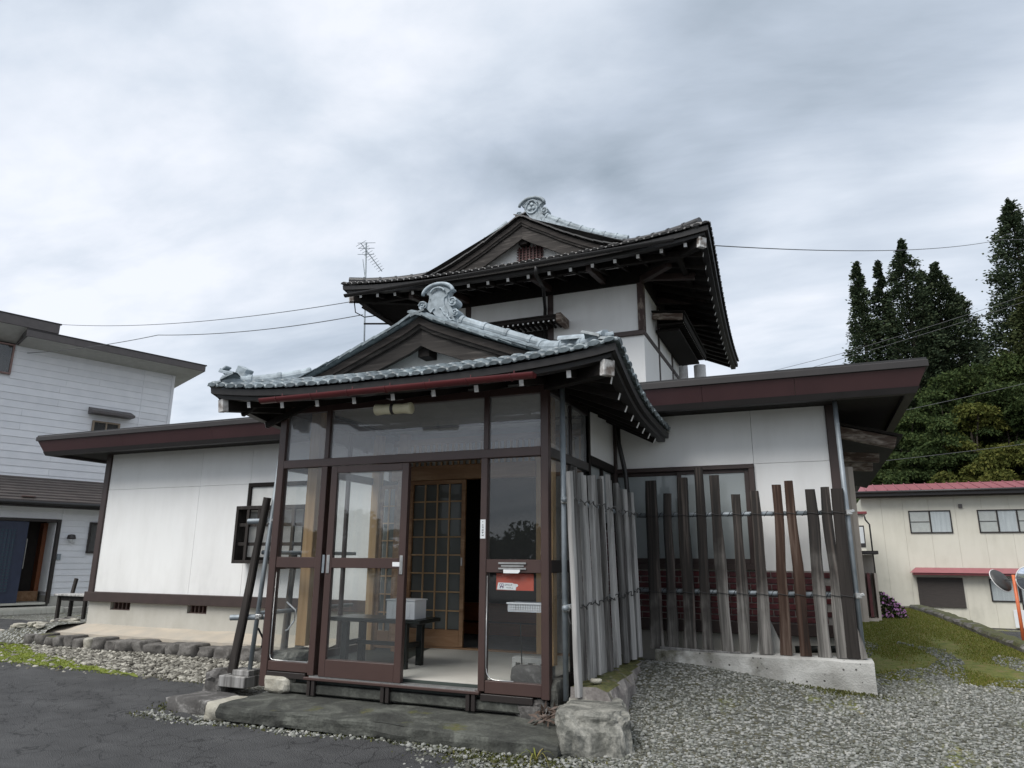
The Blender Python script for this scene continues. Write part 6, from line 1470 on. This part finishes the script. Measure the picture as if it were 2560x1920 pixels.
bb('wall_vent', 'grey_fascia', (6.20, 31.93, 3.92), (6.35, 31.99, 4.10)); bb('lattice_panel', 'white_plastic', (7.68, 31.9, -1.2), (8.6, 31.95, -.46))
t = thing('garden_wing', (1.6, 30, -1.3), 'narrow beige side wing with a red eave beside the dark house corner', 'house')
MB().box((1.1, 29.0, -1.3), (2.06, 31, 3.55)).build('wing_wall', 'beige_wall', t); MB().box((1.0, 28.85, 3.552), (2.22, 31, 3.66), .01).build('wing_roof', 'red_trim', t); MB().tube([(2.10, 28.9, 3.52), (2.14, 28.95, 3.3), (2.28, 29.0, 3.1), (2.30, 29.0, -1.2)], .035, 8).build('rain_pipe', 'gutter_dark', t, smooth=True)
WW = MB().box((1.75, 28.95, 2.15), (2.05, 28.999, 3.06), .01).build('window', 'fascia_dark', t); MB().box((1.79, 28.94, 2.30), (2.01, 28.949, 3.0)).build('pane', 'curtain', WW)
# stone kerb above the lower ground
t = thing('retaining_kerb', (2.3, 9, .2), 'low dark lichen spotted stone kerb along the yard edge', 'kerb')
yy = [-6, -4, -2, 0, 1.6, 3.2, 4.6, 6.0, 7.4, 8.8, 10.2, 11.6, 13.1]
for i in range(len(yy)-1):
    P = []
    for j in range(9):
        y = lerp(yy[i]+.01, yy[i+1]-.01, j/8); x = kerb_x(y); z = gz(x-.3, y); row = []
        for (a, b_) in ((-.10, -.2), (-.11, .05), (-.08, .085), (.10, .09), (.14, .04), (.16, -1.5)):
            d = .02*noise.noise(Vector((x*4, y*5, b_*9+i))); row.append((x+a+d, y, z+b_+d))
        P.append(row)
    mb = MB().grid(P); mb.add(P[0], [tuple(range(6))]); mb.add(P[-1], [tuple(range(6))[::-1]]); mb.build('kerb_block', 'kerb_stone', t)
mb = MB().box((1.25, 13.05, -1.3), (2.1, 13.30, .545), .02); mb.build('kerb_block', 'kerb_stone', t)
# traffic mirrors on an orange post by the lower road
t = thing('traffic_mirror', (6.15, 24, -1.3), 'pair of round convex road mirrors on an orange post by the beige house', 'mirror')
mx_, mz_ = 5.88, .93
MB().tube([(6.24, 24, -1.4), (6.24, 24, 1.12)], .055, 12).build('post', 'orange_paint', t, smooth=True)
for c, ax, nm in (((5.86, 24.05, .93), Vector((-.62, .60, -.5)), 'mirror_disc'), ((6.62, 23.92, 1.0), Vector((.35, -.92, -.12)), 'mirror_disc')):
    ax.normalize(); a = ax.cross(Vector((0, 0, 1))).normalized(); u = a.cross(ax); P = []
    for d, r in ((-.12, .0), (-.11, .16), (-.065, .34), (-.012, .405), (.02, .41)): P.append([Vector(c)+ax*d+a*(r*math.cos(q))+u*(r*math.sin(q)) for q in [2*math.pi*i/28 for i in range(29)]])
    dsc = MB().grid(P).build(nm, 'mirror_back', t, smooth=True); P = []
    for d, r in ((.022, .40), (.06, .26), (.076, .13), (.08, .0)): P.append([Vector(c)+ax*d+a*(r*math.cos(q))+u*(r*math.sin(q)) for q in [2*math.pi*i/28 for i in range(29)]])
    MB().grid(P).build('mirror_glass', 'convex_mirror', dsc, smooth=True)
    MB().tube([Vector(c)+ax*.02+a*(.413*math.cos(q))+u*(.413*math.sin(q)) for q in [2*math.pi*i/28 for i in range(29)]], .016, 6).build('rim', 'white_paint', dsc, smooth=True)
    MB().tube([Vector(c)-ax*.07, (6.24, 24, c[2]+.02)], .02, 8).build('bracket', 'mirror_back', dsc)
# ------------------------------------------------------------------ aerial, wires
t = thing('tv_aerial', (-10.5, 9, 6.5), 'television aerial on a thin mast rising behind the porch roof', 'aerial')
MB().tube([(-10.47, 9, 5.2), (-10.68, 9, 9.98)], .022, 8).build('mast', 'steel', t, smooth=True)
bm_ = MB(); bm_.tube([(-10.78, 8.9, 9.93), (-10.22, 9.15, 9.12)], .014, 6); bm_.build('boom', 'steel', t)
for i in range(12):
    c = Vector((-10.78, 8.9, 9.93)).lerp(Vector((-10.22, 9.15, 9.12)), i/11.5); h_ = .16-.006*i; d = Vector((.87, .15, .46)); MB().tube([c-d*h_, c+d*h_], .006, 5).build('element', 'steel', t)
for z, w_ in ((9.96, .22), (9.80, .20), (9.62, .20)): MB().tube([(-10.67-w_, 8.9, z), (-10.67+w_, 9.1, z+.02)], .008, 5).build('element', 'steel', t)
MB().tube([(-10.55, 9, 8.4), (-10.76, 9.0, 9.5)], .010, 5).build('stay', 'steel', t)
def cable(label, pts, r=.012, sag=.3, n=24):
    mb = MB(); P = []
    for a, b_ in zip(pts[:-1], pts[1:]):
        for i in range(n): f_ = i/n; p = Vector(a).lerp(Vector(b_), f_); p.z -= sag*4*f_*(1-f_); P.append(p)
    P.append(Vector(pts[-1])); mb.tube(P, r, 5); o_ = mb.build('overhead_cable', 'cable'); tag(o_, label, 'cable', 'overhead cables'); return o_
cable('upper of the two service cables running left from the tower eave', [(-8.25, 5.3, 6.64), (-21.318, 8, 8.62), (-40, 14, 11.8)], .008, .22)
cable('lower of the two service cables running left from the tower eave', [(-8.1, 5.4, 6.36), (-14.55, 6, 6.87), (-22.35, 7, 7.5), (-45, 10, 9)], .009, .12)
cable('single cable crossing the open sky from the right tower eave', [(-1.195, 6.1, 6.99), (7.76, 25, 13.85), (26, 56, 25.5)], .010, .25)
t = thing('service_bracket', (-8.0, 5.6, 6.3), 'dark service entry pole jutting under the left tower eave', 'bracket')
MB().beam((-8.05, 5.3, 6.50), (-6.95, 6.3, 5.75), .06, .06, .004).build('arm', 'dark_wood', t); MB().beam((-7.95, 5.25, 6.10), (-7.5, 5.9, 6.25), .03, .03, .003).build('brace', 'dark_wood', t)
MB().tube([(-8.25, 5.3, 6.62), (-8.22, 5.32, 6.40), (-8.05, 5.4, 6.30), (-7.8, 5.6, 6.38)], .012, 5).build('drip_loop', 'wire', t)
cable('highest of the four cables crossing the wooded hillside', [(-6, 28, 9.3), (1.94, 28, 10.66), (7.48, 28, 11.99), (20, 28, 15.4)], .010, .02)
cable('second highest cable crossing the wooded hillside', [(-6, 28, 8.75), (.83, 28, 10.17), (7.41, 28, 11.71), (20, 28, 15.2)], .010, .02)
cable('third cable crossing the wooded hillside, below the cedar tops', [(-2, 28, 6.75), (3.69, 28, 7.8), (8.49, 28, 8.65), (20, 28, 10.9)], .010, .02)
cable('lowest cable crossing the wooded hillside just above the pink roof', [(-3, 28, 5.2), (2.70, 28, 5.70), (8.14, 28, 6.17), (20, 28, 7.3)], .010, .02)

# ------------------------------------------------------------------ wooded hillside and trees
def hz(x, y):
    d = max(0, y-37); return -1.3+(.66*d-.0052*d*d)*ss(0, 8, d)*(.70+.30*ss(0, 14, x)) if d < 62 else -1.3+20.9*(.70+.30*ss(0, 14, x))
pm('hill_soil', (.020, .024, .012), (.034, .036, .018), scale=1.5, rough=.95)
P = [[(x, y, hz(x, y)+.6*noise.noise(Vector((x*.2, y*.2, 1)))) for x in np.linspace(-25, 80, 50)] for y in np.linspace(36.5, 120, 40)]
tag(MB().grid(P).build('hillside', 'hill_soil', smooth=True), kind='structure')
def leafquads(C_, s_, rg_, flat=.5, droop=0.0, outd=None):
    n = len(C_); a = rg_.normal(0, 1, (n, 3)); a[:, 2] *= flat; a /= np.linalg.norm(a, axis=1)[:, None]
    b_ = rg_.normal(0, 1, (n, 3)); b_ -= a*(a*b_).sum(1)[:, None]; b_ /= np.linalg.norm(b_, axis=1)[:, None]
    if outd is not None: b_ = b_*.45+outd; b_[:, 2] -= droop; b_ /= np.linalg.norm(b_, axis=1)[:, None]; a -= b_*(a*b_).sum(1)[:, None]; a /= np.linalg.norm(a, axis=1)[:, None]
    w = (s_*rg_.uniform(.7, 1.3, n))[:, None]; l = (s_*rg_.uniform(.8, 1.7, n))[:, None]
    V = np.stack([C_-b_*l*.5, C_+a*w*.42-b_*l*.05, C_+b_*l*.55, C_-a*w*.42+b_*l*.05], 1); return V.reshape(-1, 3), np.arange(n*4).reshape(n, 4)
def trunk(mb, base, h, r, lean=(0, 0)):
    mb.tube([(base[0]+lean[0]*t*h, base[1]+lean[1]*t*h, base[2]-.4+h*t) for t in [i/8 for i in range(9)]], r, 8, r2=r*.12)
def cedar(label, x, y, top, r, seed, mat='cedar_leaf', h=None, dens=1.0):
    rg_ = np.random.default_rng(seed); zb = hz(x, y); H_ = top-zb
    t = thing('cedar_tree', (x, y, zb), label, 'tree', 'cedars on the hillside')
    mb = MB(); trunk(mb, (x, y, zb), H_*.97, .28)
    C_, O_ = [], []
    hgt = top-.15
    while hgt > zb+H_*.10:
        d = top-hgt; rad = r*min(1, (d/(H_*.85))**.78)*(1+.11*math.sin(hgt*2.6+seed))+.05; nb_ = max(3, int(7+rad*5*dens))
        for k in range(nb_):
            az = rg_.uniform(0, 2*math.pi); rr = rad*rg_.uniform(.55, 1.08)*(1+.20*math.sin(az*3+hgt*.7+seed)); ox, oy = math.cos(az), math.sin(az); tip = np.array([x+ox*rr, y+oy*rr, hgt-.10*rr+rg_.uniform(-.2, .2)])
            m_ = int(34*dens); c = tip+rg_.normal(0, 1, (m_, 3))*np.array([.22, .22, .20])*min(1, .22+.75*rad)
            C_.append(c); O_.append(np.tile([ox, oy, .35], (m_, 1)))
            m2 = 5; f_ = rg_.uniform(.25, .9, m2)[:, None]; C_.append(np.array([x, y, hgt+.15])*(1-f_)+tip*f_+rg_.normal(0, .10, (m2, 3))); O_.append(np.tile([ox, oy, .1], (m2, 1)))
            if k % 4 == 0 and rad > .8: mb.tube([(x, y, hgt+.1), tuple(tip)], .03, 4, r2=.01)
        hgt -= .30+.10*rg_.random()
    mb.build('trunk', 'trunk_bark', t); C_ = np.concatenate(C_); O_ = np.concatenate(O_)
    V, F = leafquads(C_, np.full(len(C_), .165), rg_, .8, .25, O_); npmesh('crown', V, F, mat, None, t)
cedar('slender dark cedar, leftmost of the left pair against the sky', 4.9, 52, 24.3, 1.95, 1)
cedar('thin see-through dark cedar just right of the leftmost one', 6.45, 52.5, 24.3, 1.75, 2, dens=.8)
cedar('pointed dark cedar, tallest of the middle group', 8.15, 52, 25.6, 3.4, 3)
cedar('broad dark cedar right of the pointed one, lower crown', 10.3, 53, 23.7, 3.6, 4)
cedar('small dark cedar top between the pointed and the broad one', 9.5, 54, 23.7, 1.9, 5, dens=.8)
cedar('shorter rounded dark cedar behind the broad one on its right', 12.2, 58, 23.2, 3.4, 6)
cedar('very tall cedar at the right edge of the picture', 15.5, 52, 27.6, 4.0, 7)
cedar('olive green cedar in front of the very tall one', 14.5, 48, 19.6, 3.4, 8, 'cedar_leaf_olive')
cedar('dark cedar right of the very tall one, cut by the frame', 18.4, 54, 26.0, 4.0, 9)
def broad(name, label, x, y, zb, top, rx, seed, mat='broad_leaf', n=3600, size=.30, group='broadleaf trees on the hillside'):
    rg_ = np.random.default_rng(seed); t = thing(name, (x, y, zb), label, 'tree' if name.endswith('tree') else 'shrub', group); mb = MB(); trunk(mb, (x, y, zb), (top-zb)*.75, .12+.02*rx)
    k = 26; H_ = top-zb; rz = H_*.48; cz = top-rz
    lob = rg_.normal(0, 1, (k, 3)); lob /= np.linalg.norm(lob, axis=1)[:, None]; lob[:, 2] = lob[:, 2]*.9+.15
    lc = np.array([x, y, cz])+lob*np.array([rx*.72, rx*.72, rz*.74])*rg_.uniform(.6, 1.0, (k, 1)); lr = rg_.uniform(.28, .50, k)*rx
    for i in range(0, k, 3): mb.tube([(x, y, zb+H_*.35), tuple((np.array([x, y, cz])+lc[i])/2+np.array([0, 0, -.1])), tuple(lc[i])], .05, 4, r2=.015)
    idx = rg_.integers(0, k, n); d = rg_.normal(0, 1, (n, 3)); d /= np.linalg.norm(d, axis=1)[:, None]; d[:, 2] = np.where(d[:, 2] < -.3, -d[:, 2]*.6, d[:, 2])
    C_ = lc[idx]+d*(lr[idx]*rg_.uniform(.72, 1.08, n))[:, None]*np.array([1, 1, .62]); mb.build('trunk', 'trunk_bark', t)
    V, F = leafquads(C_, np.full(n, size), rg_, 1.0, .35, d*.5+np.array([0, 0, .05])); npmesh('crown', V, F, mat, None, t)
BT = [(3.6, 44, 9.5, 2.0, 0), (5.6, 43, 8.6, 2.0, 0), (7.8, 44, 10.8, 2.2, 0), (6.2, 46.5, 12.6, 2.3, 0), (8.6, 47.5, 14.6, 2.4, 0), (10.6, 48, 15.2, 2.4, 0), (9.6, 45, 12.2, 2.2, 1), (11.6, 45.5, 13.6, 2.2, 0),
      (4.6, 40.5, 6.9, 1.9, 0), (7.2, 40.3, 7.2, 1.9, 1), (9.4, 40.8, 8.6, 1.9, 1), (11.4, 41.2, 9.4, 2.1, 1), (13.4, 41.5, 9.0, 2.1, 1), (13.6, 44.5, 12.4, 2.3, 0), (15.8, 45, 13.6, 2.4, 0), (15.4, 41.6, 8.8, 2.0, 0), (2.4, 41, 7.2, 1.8, 0), (12.8, 48.5, 16.6, 2.3, 0), (17.5, 43, 11, 2.4, 0)]
desc = ['dark green broadleaf tree', 'yellow green broadleaf tree']
place = ['lowest at the left beside the dark eave', 'second from the dark eave, low', 'mid slope below the pointed cedar', 'upper left slope under the slender cedars', 'high on the slope below the broad cedar', 'high on the slope at the notch of sky', 'in the middle of the slope, paler than its neighbours', 'mid slope left of the olive cedar', 'just above the pink roof, left end', 'just above the pink roof, right of the left end', 'just above the pink roof near its middle', 'above the pink roof with the brightest yellow crown', 'rightmost yellowish crown above the pink roof', 'below the olive cedar', 'right edge of the slope, upper', 'right edge just above the pink roof', 'behind the dark house corner', 'in the saddle between broad and very tall cedar', 'beyond the right edge of the slope']
for i, (x, y, top, r_, k) in enumerate(BT): broad('broadleaf_tree', desc[k]+' '+place[i], x, y, hz(x, y), top, r_, 300+i, 'yellow_leaf' if k else 'broad_leaf', n=11000, size=.15)
t = thing('bare_snag', (15.0, 40, 3.0), 'pale bare dead branches among the trees at the right edge', 'tree')
mb = MB(); b0 = Vector((14.2, 39.3, 9.0)); mb.tube([(14.6, 39.3, 4), (14.4, 39.3, 7.5), b0], .06, 5, r2=.04)
for d in ((-1.2, 0, .9), (-.5, 0, 1.3), (.6, 0, 1.2), (-.9, 0, .2)): mb.tube([b0, b0+Vector(d)*.5+Vector((0, 0, -.1)), b0+Vector(d)], .035, 4, r2=.01)
mb.build('branch', 'bare_branch', t)
rg_ = np.random.default_rng(77); n = 26000; X = rg_.uniform(-4, 24, n); Y = 38.5+rg_.random(n)**1.2*24; Z = np.array([hz(a, b_) for a, b_ in zip(X, Y)])+rg_.uniform(.1, 2.4, n)
V, F = leafquads(np.stack([X, Y, Z], 1), np.full(n, .42), rg_, 1.0); npmesh('undergrowth', V, F, 'broad_leaf', 'stuff')
# flowers by the corner of the yard
t = thing('flower_bush', (1.3, 10.2, .5), 'low bush with purple flowers at the far edge of the yard', 'flowers')
rg_ = np.random.default_rng(5); n = 900; d = rg_.normal(0, 1, (n, 3)); d /= np.linalg.norm(d, axis=1)[:, None]; d[:, 2] = abs(d[:, 2]); C_ = np.array([1.08, 10.2, .45])+d*np.array([.50, .35, .50])*rg_.uniform(.75, 1.03, (n, 1)); C_[:, 2] -= .28*np.clip(C_[:, 0]-1.1, 0, 1)
V, F = leafquads(C_, np.full(n, .07), rg_, 1.0); npmesh('foliage', V, F, 'broad_leaf', None, t)
m_ = C_[rg_.random(n) < .55]+np.array([0, -.02, .03]); V, F = leafquads(m_, np.full(len(m_), .055), rg_, 1.0); npmesh('blossom', V, F, 'petal', None, t)
shn = ['dark leafy shrub second from the right end', 'dark leafy shrub third from right', 'rounded dark shrub right of the middle', 'low dark shrub at the row middle', 'tall dark shrub left of the middle', 'low dark shrub third from the left end', 'tallest dark shrub at the left end', 'lowest dark shrub at the right end']
# garden across the road behind the camera: seen as the dark reflection in the porch glass
for i, (x, y, top, r_) in enumerate(((-6.2, -19, 3.0, 1.8), (-9.4, -19.5, 3.3, 1.9), (-12.4, -19.8, 3.5, 2.0), (-15.6, -19.5, 3.1, 1.9), (-18.6, -20, 3.6, 2.0), (-21.8, -19.6, 3.2, 1.9), (-25, -20, 3.7, 2.1), (-3.0, -19.4, 2.9, 1.8))):
    broad('garden_shrub', shn[i]+' across the road behind, in reflection', x, y, gz(x, y)-.1, top, r_, 500+i, 'broad_leaf', n=2600, size=.17, group='garden shrubs mirrored in the porch glass')
